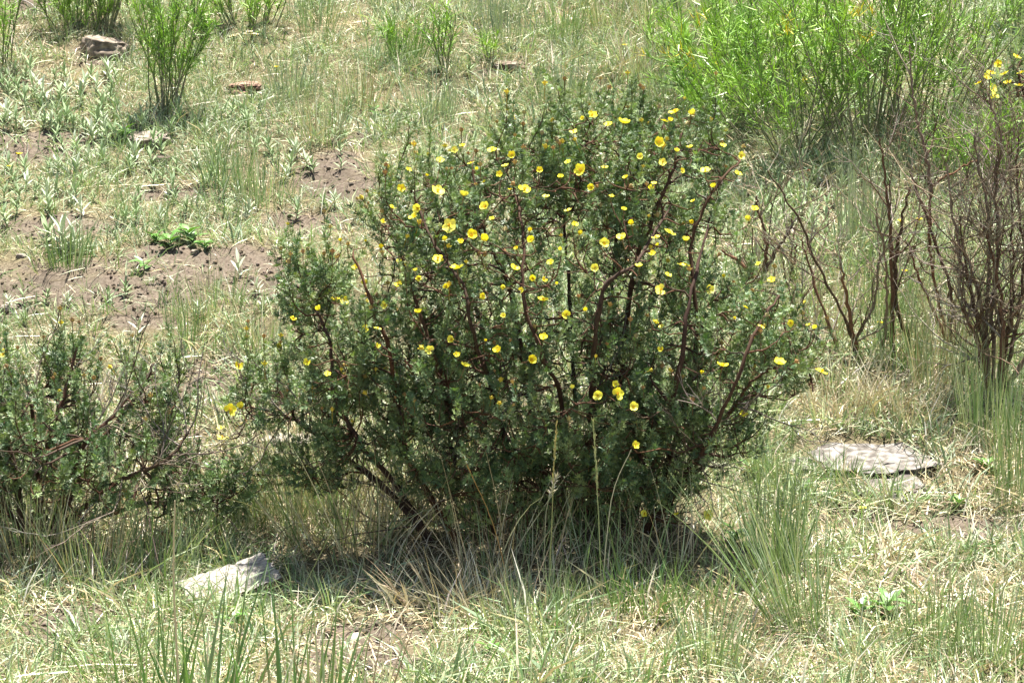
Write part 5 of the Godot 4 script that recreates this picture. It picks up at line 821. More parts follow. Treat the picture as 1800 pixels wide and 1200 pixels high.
# ---------------------------------------------------------------- stones
func lump(radius: Vector3, rough: float, sd: int, rings: int, around: int, flat_top: float, col: Color) -> Mesher:
	var f := FastNoiseLite.new()
	f.seed = sd
	f.frequency = 1.0
	f.fractal_octaves = 4
	var mb := Mesher.new()
	for j in rings + 1:
		var t := PI * j / rings
		for k in around:
			var a := TAU * k / around
			var d := Vector3(sin(t) * cos(a), cos(t), sin(t) * sin(a))
			var q := 1.0 + rough * f.get_noise_3dv(d * 1.3) + rough * 0.35 * f.get_noise_3dv(d * 4.0)
			# squarer than a ball, like broken stone
			var e := Vector3(signf(d.x) * pow(absf(d.x), 0.75), signf(d.y) * pow(absf(d.y), 0.7), signf(d.z) * pow(absf(d.z), 0.75)) * q
			if e.y > flat_top:
				e.y = flat_top + (e.y - flat_top) * 0.3
			var sp := 1.0 + 0.5 * f.get_noise_3dv(e * 3.0 + Vector3(9, 2, 4)) + 0.35 * f.get_noise_3dv(e * 11.0)
			mb.vert(Vector3(e.x * radius.x, e.y * radius.y, e.z * radius.z), d, Color(col.r * sp, col.g * sp, col.b * sp))
	for j in rings:
		for k in around:
			var a := j * around + k
			var b := j * around + (k + 1) % around
			mb.tri(a, b + around, b)
			mb.tri(a, a + around, b + around)
	for i in mb.n.size():
		mb.n[i] = Vector3.ZERO
	for i in range(0, mb.ix.size(), 3):
		var p := mb.v[mb.ix[i]]
		var nn := (mb.v[mb.ix[i + 2]] - p).cross(mb.v[mb.ix[i + 1]] - p)
		for k in 3:
			mb.n[mb.ix[i + k]] += nn
	for i in mb.n.size():
		mb.n[i] = mb.n[i].normalized() if mb.n[i].length() > 1e-12 else Vector3.UP
	# the ring of vertices at each pole shares one place
	return mb

func make_stones() -> void:
	for s in STONES:
		var at := on_hill(s.x, s.z)
		var mb := lump(Vector3(s.rx, s.ry, s.rz), s.rough, s.sd, 36, 64, s.flat, Color(s.col[0], s.col[1], s.col[2]))
		var o := single(s.called, s.label, "stone", mb.mesh(M.rock), at + Vector3(0, s.lift, 0))
		o.rotation = Vector3(s.tip, s.turn, s.roll)
	# clods of earth on the bare patches
	var clod := lump(Vector3(1.2, 0.7, 1), 0.9, 5, 6, 8, 2.0, Color.WHITE).mesh(M.soil)
	var places := []
	var tints := []
	for s in SOIL:
		for i in int(s[2] * s[3] * 16000.0):
			var a := rr(0, TAU)
			var q := sqrt(rng.randf()) * 1.05
			var x: float = s[0] + cos(a) * q * s[2]
			var z: float = s[1] + sin(a) * q * s[3]
			var b := bare(x, z)
			if b < 0.3:
				continue
			var r := 0.0008 + 0.0042 * pow(rng.randf(), 5.0)
			places.push_back(Transform3D(Basis.from_euler(Vector3(rr(0, 6), rr(0, 6), rr(0, 6))).scaled(Vector3.ONE * r), Vector3(x, ground_y(x, z, b) + r * 0.25, z)))
			tints.push_back(tint(Color(0.19, 0.158, 0.128), 0.35))
	var o := copies(self, "soil_clods", clod, places, tints)
	o.set_meta("label", "crumbly brown clods of earth on the bare patches")
	o.set_meta("category", "soil")

# ---------------------------------------------------------------- turf
const STRAW := [Color(0.52, 0.47, 0.31), Color(0.62, 0.58, 0.43), Color(0.42, 0.36, 0.22), Color(0.56, 0.53, 0.39), Color(0.31, 0.245, 0.15)]
const GREEN := [Color(0.17, 0.26, 0.10), Color(0.25, 0.34, 0.16), Color(0.12, 0.20, 0.07), Color(0.33, 0.41, 0.24), Color(0.40, 0.45, 0.29)]
const GREY_GREEN := [Color(0.26, 0.32, 0.21), Color(0.34, 0.39, 0.28), Color(0.20, 0.26, 0.16)]
const FRESH := [Color(0.11, 0.22, 0.06), Color(0.15, 0.26, 0.08), Color(0.20, 0.29, 0.11)]

func scatter(called: String, label: String, tuft_of: Mesher, mat: Material, per: float, mode: int, lo: float, hi: float) -> void:
	var places := []
	var cell := 1.0 / sqrt(per)
	var z := -4.5
	while z < 1.9:
		var half := 0.19 * (5.0 - z) + 0.55
		var x := -half
		while x < half:
			var px := x + rr(-0.5, 0.5) * cell
			var pz := z + rr(-0.5, 0.5) * cell
			x += cell
			var patch := n_patch.get_noise_2d(px * 100.0, pz * 100.0)
			var small := n_fine.get_noise_2d(px * 40.0 + 7.0, pz * 40.0)
			var b := bare(px, pz)
			var keep := 1.0
			# more live grass than dead up the slope, as the photograph shows; the tufts' colours are the same everywhere
			var back := clampf((-0.35 - pz) / 0.5, 0.0, 1.0)
			if mode == 0:      # dry turf
				keep = lerpf(1.05, 0.48, back) * clampf(0.75 - patch * 1.1, 0.15, 1.0) * (1.0 - clampf(1.1 * b, 0.0, 0.9))
			elif mode == 1:    # green turf
				keep = clampf(0.78 + 0.32 * back + patch * 1.3 + small * 0.9, 0.2, 1.0) * (1.0 - clampf(1.1 * b, 0.0, 0.86))
			elif mode == 2:    # grey green blades
				keep = clampf(0.3 + 0.35 * back + small * 1.5, 0.0, 1.0) * (1.0 - clampf(1.3 * b, 0.0, 0.9))
			elif mode == 3:    # straws lying about
				keep = clampf(0.8 - patch * 0.6, 0.3, 1.0) * (1.0 - 0.6 * b)
			elif mode == 4:    # long thin blades
				keep = (0.25 if pz > -0.1 and pz < 0.45 and absf(px) < 0.75 else 1.0) * clampf(0.3 + patch + small, 0.05, 1.0) * (1.0 - clampf(1.5 * b, 0.0, 0.97))
			if pz > 1.25:
				keep *= 0.45
			var ex := (px - 0.05) / 0.48
			var ez := (pz - 0.06) / 0.3
			if ex * ex + ez * ez < 1.0:
				keep *= 0.4   # fewer tufts between the shrub's stems
			if on_stone(px, pz):
				keep = 0.0
			if rng.randf() > keep:
				continue
			var s := rr(lo, hi) * grazed(px, pz) * (1.0 + 0.7 * n_fine.get_noise_2d(px * 150.0, pz * 150.0 + 80.0))
			places.push_back(Transform3D(Basis(Vector3.UP, rr(0, TAU)).scaled(Vector3(s, s * rr(0.75, 1.2), s)), Vector3(px, ground_y(px, pz, b), pz)))
		z += cell
	var o := MeshInstance3D.new()
	o.name = called
	o.mesh = joined(tuft_of, places, mat)
	add_child(o)
	o.set_meta("kind", "stuff")
	o.set_meta("label", label)
	o.set_meta("category", "grass")

# one mesh out of many placed tufts; every tuft takes one of eight tints at random, wherever it stands
func joined(tuft_of: Mesher, places: Array, mat: Material) -> ArrayMesh:
	var tv := PackedVector3Array()
	var tn := PackedVector3Array()
	var tc := []
	for q in tuft_of.ix:
		tv.push_back(tuft_of.v[q])
		tn.push_back(tuft_of.n[q])
	for k in 8:
		var t := tint(Color(1, 1, 1), 0.2)
		var c := PackedColorArray()
		for q in tuft_of.ix:
			c.push_back(tuft_of.c[q] * t)
		tc.push_back(c)
	var v := PackedVector3Array()
	var n := PackedVector3Array()
	var c := PackedColorArray()
	for p in places:
		var at: Transform3D = p
		v.append_array(at * tv)
		n.append_array(Transform3D(at.basis.orthonormalized(), Vector3.ZERO) * tn)
		c.append_array(tc[rng.randi() % 8])
	var a := []
	a.resize(Mesh.ARRAY_MAX)
	a[Mesh.ARRAY_VERTEX] = v
	a[Mesh.ARRAY_NORMAL] = n
	a[Mesh.ARRAY_COLOR] = c
	var me := ArrayMesh.new()
	me.add_surface_from_arrays(Mesh.PRIMITIVE_TRIANGLES, a)
	me.surface_set_material(0, mat)
	return me

# how tall the turf stands: cropped short on the dry bank behind, longer near the shrubs
func grazed(x: float, z: float) -> float:
	var back := clampf((-0.35 - z) / 0.5, 0.0, 1.0)
	var bank := clampf((0.25 - x) / 0.5, 0.0, 1.0)
	var under := clampf(1.6 - 1.6 * (pow((x - 0.05) / 0.6, 2.0) + pow((z - 0.08) / 0.42, 2.0)), 0.0, 1.0)
	return lerpf(lerpf(0.85, lerpf(0.85, 0.66, bank), back), 0.68, under)

func on_stone(x: float, z: float) -> bool:
	for s in STONES:
		var dx: float = (x - s.x) / (s.rx * 0.92)
		var dz: float = (z - s.z) / (s.rz * 0.92)
		if dx * dx + dz * dz < 1.0:
			return true
	for s in PLANK_KEEP:
		if absf(x - s[0]) < s[2] and absf(z - s[1]) < s[3]:
			return true
	return false

func make_turf() -> void:
	scatter("dry_turf", "short curled straw-coloured turf covering the hillside", tuft(17, 0.035, 0.035, 0.10, 0.0026, 1.3, 1.6, STRAW, 2), M.straw, 560.0, 0, 0.8, 1.3)
	scatter("green_turf", "short pale green grass growing through the dry turf", tuft(15, 0.032, 0.04, 0.11, 0.0029, 1.0, 1.0, GREEN, 2), M.grass, 720.0, 1, 0.7, 1.25)
	scatter("grey_turf", "grey-green short broad blades scattered in the turf", tuft(9, 0.025, 0.035, 0.085, 0.0044, 1.1, 0.5, GREY_GREEN, 2), M.wool_leaf, 460.0, 2, 0.7, 1.3)
	var mb := Mesher.new()
	for i in 9:
		var a := rr(0, TAU)
		blade(mb, Vector3(rr(-0.05, 0.05), rr(0.001, 0.014), rr(-0.05, 0.05)), Vector3(cos(a), rr(-0.02, 0.5), sin(a)), rr(0.03, 0.10), rr(0.0014, 0.0026), 0.4, 2, tint(pick(STRAW), 0.25))
	scatter("straw_litter", "loose pale dead straws lying flat on the turf", mb, M.straw, 230.0, 3, 0.7, 1.3)
	scatter("long_grass", "sparse long thin grass blades standing above the turf", tuft(8, 0.03, 0.10, 0.22, 0.0024, 0.5, 0.7, GREEN, 3), M.grass, 90.0, 4, 0.7, 1.15)

func make_tussocks() -> void:
	var pal := {"green": GREEN, "straw": STRAW, "grey": GREY_GREEN, "fresh": FRESH, "mixed": GREEN + STRAW}
	for t in TUSSOCKS:
		var mb := Mesher.new()
		var lean := Vector3(t.lx, 0, t.lz)
		for i in int(t.n):
			var a := rr(0, TAU)
			var r: float = t.r * sqrt(rng.randf())
			var out := Vector3(cos(a), 0, sin(a))
			var dir: Vector3 = Vector3.UP + lean * rr(0.3, 1.4) + out * t.spread * rng.randf() + ball() * 0.12
			var l: float = t.len * (0.35 + 0.65 * sqrt(rng.randf()))
			var q: Vector3 = out * r
			q.y = hill(t.x + q.x, t.z + q.z) - hill(t.x, t.z) - 0.004
			blade(mb, q, dir, l, t.w * rr(0.6, 1.25), t.droop * rr(0.2, 1.5), 5, tint(pick(pal[t.pal]), 0.2))
		single("grass_tussock", t.label, "grass tussock", mb.mesh(M.straw if t.pal == "straw" else M.grass), on_hill(t.x, t.z), t.get("group", ""))

# ---------------------------------------------------------------- shrubs with yellow flowers
func shoot_mesh() -> Mesher:
	var mb := Mesher.new()
	var stem := PackedVector3Array([Vector3(0, -0.004, 0), Vector3(rr(-0.002, 0.002), 0.025, rr(-0.002, 0.002)), Vector3(rr(-0.004, 0.004), 0.052, rr(-0.004, 0.004))])
	mb.tube(stem, taper(3, 0.0011, 0.0005), 3, Color(0.9, 0.6, 0.5))
	var count := 10
	for i in count:
		var t := (i + 0.5) / count
		var a := i * 2.4 + rr(-0.4, 0.4)
		var base := Vector3(0, 0.054 * t - 0.003, 0)
		var out := Vector3(cos(a), lerpf(0.35, 1.5, t) + rr(-0.2, 0.3), sin(a)).normalized()
		var hub := base + out * rr(0.005, 0.009)
		var across := out.cross(Vector3.UP).normalized()
		var facing := across.cross(out).normalized()
		mb.ribbon(PackedVector3Array([base, hub]), PackedFloat32Array([0.0004, 0.0004]), across, Color(0.9, 1.0, 0.8))
		var k := rr(0.75, 1.3)
		var col := Color(k * rr(0.9, 1.12), k, k * rr(0.85, 1.15))
		for j in 5:
			var ang: float = [0.0, 0.55, -0.55, 1.15, -1.15][j] + rr(-0.15, 0.15)
			var dir := (out * cos(ang) + across * sin(ang) + facing * rr(0.0, 0.4)).normalized()
			var l := rr(0.010, 0.0165) * (1.0 if j == 0 else 0.9)
			var w := l * rr(0.085, 0.12)
			var s := facing.cross(dir).normalized()
			var lift := facing * l * rr(0.02, 0.14)
			mb.ribbon(PackedVector3Array([hub, hub + dir * l * 0.45 + lift, hub + dir * l * 0.8 + lift, hub + dir * l]), PackedFloat32Array([0.0004, w, w * 0.75, 0.0003]), s, col)
	return mb

func make_flower_kit() -> void:
	for i in 4:
		leaf_shoots.push_back(shoot_mesh())
	for i in 3:
		var mb := Mesher.new()
		var l: float = 0.0125 * [1.0, 0.92, 1.06][i]
		var cols := [Color(0.89, 0.81, 0.07), Color(0.88, 0.77, 0.05), Color(0.90, 0.85, 0.14)]
		# a round cupped petal that runs along +x
		var rows := 5
		for j in rows + 1:
			var t := float(j) / rows
			var hw: float = l * 0.5 * [0.16, 0.62, 0.94, 1.02, 0.82, 0.30][j]
			for k in 5:
				var s := (k - 2) / 2.0
				var y: float = l * (0.22 * t * t + 0.10 * s * s * t - 0.05 * sin(s * 5.0 + i) * t)
				var x: float = l * t - (0.05 * l * (1.0 - absf(s)) if j == rows else 0.0)
				mb.vert(Vector3(x + 0.0012, y, s * hw), Vector3.UP, cols[i])
		for j in rows:
			for k in 4:
				var a := j * 5 + k
				mb.tri(a, a + 5, a + 6)
				mb.tri(a, a + 6, a + 1)
		for q in mb.n.size():
			mb.n[q] = Vector3.ZERO
		for q in range(0, mb.ix.size(), 3):
			var p := mb.v[mb.ix[q]]
			var nn := (mb.v[mb.ix[q + 2]] - p).cross(mb.v[mb.ix[q + 1]] - p)
			for w in 3:
				mb.n[mb.ix[q + w]] += nn
		for q in mb.n.size():
			mb.n[q] = mb.n[q].normalized()
		petal_meshes.push_back(mb.mesh(M.petal))
	for i in 2:
		var mb := Mesher.new()
		for k in 18:
			var a := k * 2.4
			var r := 0.0028 * sqrt(k / 18.0)
			var foot := Vector3(cos(a) * r * 0.5, 0.0006, sin(a) * r * 0.5)
			var top := Vector3(cos(a) * r * 1.25, 0.0042 + rr(0, 0.0012), sin(a) * r * 1.25)
			mb.tube(PackedVector3Array([foot, top]), PackedFloat32Array([0.0005, 0.0008]), 4, Color(0.72, 0.47, 0.03))
		for k in 5:
			var a := TAU * (k + 0.5) / 5
			var d := Vector3(cos(a), -0.1, sin(a))
			mb.ribbon(PackedVector3Array([Vector3(0, -0.0012, 0), d * 0.005, d * 0.0085]), PackedFloat32Array([0.0012, 0.0016, 0.0002]), Vector3(-sin(a), 0, cos(a)), Color(0.16, 0.19, 0.06))
		mb.tube(PackedVector3Array([Vector3(0.002, -0.03, 0.001), Vector3(0.001, -0.014, 0), Vector3(0, -0.0005, 0)]), PackedFloat32Array([0.0009, 0.0008, 0.0014]), 4, Color(0.22, 0.14, 0.07))
		heart_meshes.push_back(mb.mesh(M.petal))

func add_flower(parent: Node3D, at: Vector3, size: float, up: Vector3) -> void:
	var turn := Basis(Quaternion(Vector3.UP, up.normalized())) * Basis(Vector3.UP, rr(0, TAU))
	var o := part(parent, "flower", heart_meshes[rng.randi() % 2], at)
	o.basis = turn.scaled(Vector3.ONE * size)
	var kind := rng.randi() % 3
	var cup := rr(-0.15, 0.5) if rng.randf() < 0.7 else rr(0.6, 1.15)
	var lost := rng.randi() % 14
	for k in 5:
		if k == lost:
			continue
		var p := part(o, "petal", petal_meshes[kind])
		p.basis = Basis(Vector3.UP, TAU * k / 5.0 + rr(-0.09, 0.09)) * Basis(Vector3(0, 0, 1), cup + rr(-0.15, 0.15))

func in_lobes(p: Vector3, lobes: Array) -> float:
	var best := 99.0
	for l in lobes:
		var dx: float = (p.x - l[0]) / l[3]
		var dy: float = (p.y - l[1]) / l[4]
		var dz: float = (p.z - l[2]) / l[5]
		best = minf(best, dx * dx + dy * dy + dz * dz)
	return best

func lobe_point(lobes: Array, weights: PackedFloat32Array, total: float, inner: float) -> Vector3:
	for trial in 60:
		var q := rng.randf() * total
		var k := 0
		while k < lobes.size() - 1 and q > weights[k]:
			q -= weights[k]
			k += 1
		var l: Array = lobes[k]
		var d := ball().normalized()
		var r := pow(rr(inner, 1.12), 0.45)
		var bump := 1.0 + 0.3 * n_fine.get_noise_3d(d.x * 120.0 + k * 31.0, d.y * 120.0, d.z * 120.0)
		var p := Vector3(l[0] + d.x * l[3] * r * bump, l[1] + d.y * l[4] * r * bump, l[2] + d.z * l[5] * r * bump)
		if p.y < hill(p.x, p.z) + 0.04:
			continue
		# too deep inside another lobe: keep only a few
		if in_lobes(p, lobes) < 0.3 and rng.randf() < 0.75:
			continue
		return p
	return Vector3(lobes[0][0], lobes[0][1], lobes[0][2])

# a shoot that ends in a flower carries no leaf tuft in the flower's place
func near_bloom(p: Vector3, blooms: Array) -> bool:
	for f in blooms:
		var d := p - Vector3(f[0], f[1], f[2])
		if absf(d.x) < 0.017 and d.y > -0.05 and d.y < 0.03 and d.z > -0.02 and d.z < 0.12:
			return true
	return false

func shrub(called: String, label: String, spec: Dictionary, at: Vector3) -> Node3D:
	var root := thing(called, label, "shrub", at, spec.get("group", ""))
	var lobes: Array = spec.lobes
	var weights := PackedFloat32Array()
	var total := 0.0
	for l in lobes:
		var w := pow(l[3] * l[4] * l[5], 0.66)
		weights.push_back(w)
		total += w
	# joints that later branches may leave from: place, heading, radius
	var jp := PackedVector3Array()
	var jd := PackedVector3Array()
	var jr := PackedFloat32Array()
	var red := Color(0.13, 0.065, 0.04)
	var dark := Color(0.085, 0.06, 0.045)
	for s in spec.stems:
		var line := vecs(s)
		var foot0 := line[0].lerp(at, 0.25)
		line.insert(0, Vector3(foot0.x, hill(foot0.x, foot0.z) - 0.015, foot0.z))
		var pts := smooth(line, 6, 0.003)
		var rad := rugged(taper(pts.size(), spec.thick * rr(0.7, 1.1), 0.0022))
		var mb := Mesher.new()
		var local := PackedVector3Array()
		for p in pts:
			local.push_back(p - at)
		mb.tube(local, rad, 7, tint(red.lerp(dark, rng.randf()), 0.2))
		part(root, "stem", mb.mesh(M.bark))
		for i in range(2, pts.size()):
			jp.push_back(pts[i]); jd.push_back(pts[i] - pts[i - 1]); jr.push_back(rad[i])
	# dead brush round the foot of the stems
	var brush := Mesher.new()
	for i in int(spec.brush):
		var k := rng.randi() % jp.size()
		if jp[k].y - hill(jp[k].x, jp[k].z) > 0.3:
			continue
		spur(brush, jp[k] - at, jd[k].normalized() * 0.4 + ball(), rr(0.06, 0.2), 0.0016, 2, tint(pick([Color(0.16, 0.12, 0.09), Color(0.27, 0.23, 0.19), Color(0.38, 0.33, 0.27)]), 0.25), 0.45)
	part(root, "dead_twigs", brush.mesh(M.bark), Vector3.ZERO, true)
	var twigs := Mesher.new()
	var centre: Vector3 = at + Vector3(0, 0.1, 0)
	for level in 2:
		var count: int = [spec.boughs, spec.twigs][level]
		var from := jp.size()
		for b in count:
			var tip := lobe_point(lobes, weights, total, [0.15, 0.25][level])
			var best := 1e9
			var k := 0
			for i in from:
				var d := tip - jp[i]
				var cost := d.length() * (1.0 if d.y > 0.0 else 1.6) + 0.3 * maxf(0.0, centre.distance_to(jp[i]) - centre.distance_to(tip))
				if cost < best:
					best = cost
					k = i
			var segs: int = [6, 4][level]
			var r0 := minf(jr[k] * 0.7, [0.0042, 0.0022][level])
			var pts := bend(jp[k], jd[k].normalized() + (tip - jp[k]).normalized() * 0.6, tip, rr(0.1, 0.35), segs, 0.03)
			var rad := taper(segs + 1, r0, [0.0016, 0.0009][level])
			var local := PackedVector3Array()
			for p in pts:
				local.push_back(p - at)
			twigs.tube(local, rad, [5, 4][level], tint(red.lerp(dark, rng.randf()), 0.25))
			for i in range(2, pts.size()):
				jp.push_back(pts[i]); jd.push_back(pts[i] - pts[i - 1]); jr.push_back(rad[i])
	# leafy shoots at the tips
	var places := [[], [], [], []]
	var tints := [[], [], [], []]
	var buds := []
	var bud_tints := []
	var fl: Array = spec.get("flowers", [])
	for b in int(spec.shoots):
		var tip := lobe_point(lobes, weights, total, 0.12)
		if near_bloom(tip, fl):
			continue
		# the crown has gaps
		if n_fine.get_noise_3d(tip.x * 260.0, tip.y * 260.0, tip.z * 260.0) > rr(0.0, 0.25):
			continue
		# little leaf low down in the shade of the shrub
		var high := tip.y - hill(tip.x, tip.z)
		if high < spec.skirt and rng.randf() > pow(high / spec.skirt, 1.5):
			continue
		var best := 1e9
		var k := 0
		for i in jp.size():
			var q := jp[i].distance_squared_to(tip)
			if q < best:
				best = q
				k = i
		var gap := sqrt(best)
		if gap > 0.09:
			tip = jp[k] + (tip - jp[k]) * (0.09 / gap)
			gap = 0.09
		var grow := ((tip - jp[k]).normalized() * 0.7 + Vector3.UP * 0.9 + (tip - centre).normalized() * 0.4 + ball() * 0.5).normalized()
		if gap > 0.012:
			var pts := bend(jp[k], jd[k], tip, 0.2, 3, 0.04)
			var local := PackedVector3Array()
			for p in pts:
				local.push_back(p - at)
			twigs.tube(local, taper(4, 0.0013, 0.0008), 3, tint(red, 0.3))
		var v := rng.randi() % 4
		var s := rr(0.5, 0.86)
		places[v].push_back(Transform3D((Basis(Quaternion(Vector3.UP, grow)) * Basis(Vector3.UP, rr(0, TAU))).scaled(Vector3.ONE * s), tip - at))
		var warm := rng.randf()
		tints[v].push_back(tint(spec.leaf.lerp(spec.leaf2, warm * warm), 0.34))
		if rng.randf() < spec.buds and in_lobes(tip, lobes) > 0.6 and high > 0.3:
			var end: Vector3 = tip - at + grow * 0.066 * s
			buds.push_back(Transform3D((Basis(Quaternion(Vector3.UP, grow)) * Basis(Vector3.UP, rr(0, TAU))).scaled(Vector3.ONE * rr(0.7, 1.3)), end))
			bud_tints.push_back(tint(pick([Color(0.40, 0.24, 0.11), Color(0.46, 0.32, 0.12), Color(0.34, 0.28, 0.15), Color(0.66, 0.52, 0.08)]), 0.2))
	# upright wands that stand out of the crown, leafy along their length
	for b in int(spec.wands):
		var l: Array = lobes[rng.randi() % lobes.size()]
		var d := Vector3(rr(-1, 1), rr(0.0, 1.2), rr(-1, 1)).normalized()
		var foot := Vector3(l[0] + d.x * l[3] * 0.93, l[1] + d.y * l[4] * 0.93, l[2] + d.z * l[5] * 0.93)
		if in_lobes(foot, lobes) < 0.75 or near_bloom(foot + Vector3(0, 0.03, 0), fl):
			continue
		var best := 1e9
		var k := 0
		for i in jp.size():
			var q := jp[i].distance_squared_to(foot) * (1.0 if jp[i].y < foot.y else 3.0)
			if q < best:
				best = q
				k = i
		var tip := foot + (Vector3.UP + d * 0.5 + ball() * 0.35) * rr(0.02, 0.06)
		var pts := bend(jp[k], jd[k], tip, 0.4, 5, 0.02)
		var local := PackedVector3Array()
		for p in pts:
			local.push_back(p - at)
		twigs.tube(local, taper(6, 0.0014, 0.0008), 4, tint(red, 0.3))
		for i in range(2, 6):
			var grow := ((pts[i] - pts[i - 1]).normalized() + ball() * 0.45).normalized()
			var v := rng.randi() % 4
			var s := rr(0.45, 0.8)
			places[v].push_back(Transform3D((Basis(Quaternion(Vector3.UP, grow)) * Basis(Vector3.UP, rr(0, TAU))).scaled(Vector3.ONE * s), local[i]))
			tints[v].push_back(tint(spec.leaf.lerp(spec.leaf2, rng.randf()), 0.22))
		if rng.randf() < spec.buds * 2.0:
			buds.push_back(Transform3D(Basis(Vector3.UP, rr(0, TAU)).scaled(Vector3.ONE * rr(0.8, 1.3)), local[5] + Vector3(0, 0.045, 0)))
			bud_tints.push_back(tint(pick([Color(0.40, 0.24, 0.11), Color(0.44, 0.32, 0.13), Color(0.66, 0.52, 0.08)]), 0.2))
	part(root, "twigs", twigs.mesh(M.bark), Vector3.ZERO, true)
	for v in 4:
		copies(root, "foliage", leaf_shoots[v].mesh(M.leaf), places[v], tints[v])
	if buds.size():
		var mb := Mesher.new()
		mb.tube(PackedVector3Array([Vector3(0, -0.024, 0), Vector3(0, -0.002, 0)]), PackedFloat32Array([0.0007, 0.0009]), 3, Color(0.5, 0.5, 0.5))
		mb.tube(PackedVector3Array([Vector3(0, -0.002, 0), Vector3(0, 0.0005, 0), Vector3(0, 0.0035, 0), Vector3(0, 0.0055, 0)]), PackedFloat32Array([0.001, 0.0032, 0.0034, 0.0012]), 6, Color(1, 1, 1))
		for k in 5:
			var a := TAU * k / 5
			mb.ribbon(PackedVector3Array([Vector3(cos(a) * 0.002, 0, sin(a) * 0.002), Vector3(cos(a) * 0.0055, 0.004, sin(a) * 0.0055)]), PackedFloat32Array([0.0015, 0.0003]), Vector3(-sin(a), 0, cos(a)), Color(0.9, 1.0, 0.8))
		copies(root, "spent_buds", mb.mesh(M.petal), buds, bud_tints)
	for f in fl:
		var p := Vector3(f[0], f[1], f[2])
		var up := Vector3(rr(-0.5, 0.5), 1.0, rr(-0.25, 0.75))
		if rng.randf() < 0.3:
			up = Vector3(rr(-0.8, 0.8), rr(0.3, 0.7), 1.0)
		add_flower(root, p - at, f[3] * rr(0.92, 1.08), up)
		# the twig that carries it
		var foot: Vector3 = p - up.normalized() * 0.028 * f[3]
		var best := 1e9
		var k := 0
		for i in jp.size():
			var q := jp[i].distance_squared_to(foot)
			if q < best and jp[i].y < foot.y + 0.01:
				best = q
				k = i
		var pts := bend(jp[k], jd[k], foot, 0.3, 4, 0.02)
		var local := PackedVector3Array()
		for q in pts:
			local.push_back(q - at)
		var mb := Mesher.new()
		mb.tube(local, taper(5, 0.0015, 0.0009), 4, tint(red, 0.3))
		part(root, "flower_stalk", mb.mesh(M.bark))
	return root

func make_shrubs() -> void:
	make_flower_kit()
	for s in SHRUBS:
		var d: Dictionary = s.duplicate()
		d.leaf = Color(0.076, 0.130, 0.060)
		d.leaf2 = Color(0.23, 0.30, 0.135)
		shrub(s.called, s.label, d, Vector3(s.at[0], s.at[1], s.at[2]))

# ---------------------------------------------------------------- bare twiggy shrubs
func spur(mb: Mesher, at: Vector3, dir: Vector3, length: float, r: float, depth: int, col: Color, curly: float) -> void:
	var segs := 5
	var pts := PackedVector3Array([at])
	var d := dir.normalized()
	var p := at
	for i in segs:
		p += d * length / segs
		pts.push_back(p)
		d = (d + ball() * curly + Vector3(0, 0.12, 0)).normalized()
	mb.tube(pts, taper(segs + 1, r, r * 0.45), 4, col)
	if depth <= 0:
		return
	for k in rng.randi_range(2, 4):
		var i := rng.randi_range(1, segs)
		var nd := (pts[i] - pts[i - 1]).normalized() + ball() * 1.0
		spur(mb, pts[i], nd, length * rr(0.35, 0.65), r * 0.55, depth - 1, tint(col, 0.2), curly)

func make_bare_shrubs() -> void:
	for s in BARE:
		var at := on_hill(s.x, s.z)
		var root := thing("bare_shrub", s.label, "shrub", at)
		var twigs := Mesher.new()
		for st in s.stems:
			var pts := smooth(vecs(st), 7, 0.004)
			var local := PackedVector3Array()
			for p in pts:
				local.push_back(p - at)
			var r0: float = s.thick * rr(0.7, 1.15)
			var rad := rugged(taper(local.size(), r0, r0 * 0.35))
			var mb := Mesher.new()
			var col := tint(pick([Color(0.16, 0.105, 0.072), Color(0.24, 0.155, 0.10), Color(0.24, 0.125, 0.075), Color(0.31, 0.23, 0.165)]), 0.2)
			mb.tube(local, rad, 7, col)
			part(root, "stem", mb.mesh(M.bark))
			for k in int(s.spurs):
				var i := rng.randi_range(local.size() / 4, local.size() - 1)
				var d := (local[i] - local[i - 1]).normalized() * 0.5 + ball() * 1.1 + Vector3(0, 0.3, 0)
				spur(twigs, local[i], d, rr(0.05, 0.2) * s.size, rad[i] * 0.5, 2, tint(pick([Color(0.27, 0.19, 0.135), Color(0.38, 0.31, 0.24), Color(0.17, 0.11, 0.075), Color(0.44, 0.38, 0.30)]), 0.2), 0.4)
		part(root, "twigs", twigs.mesh(M.bark), Vector3.ZERO, true)

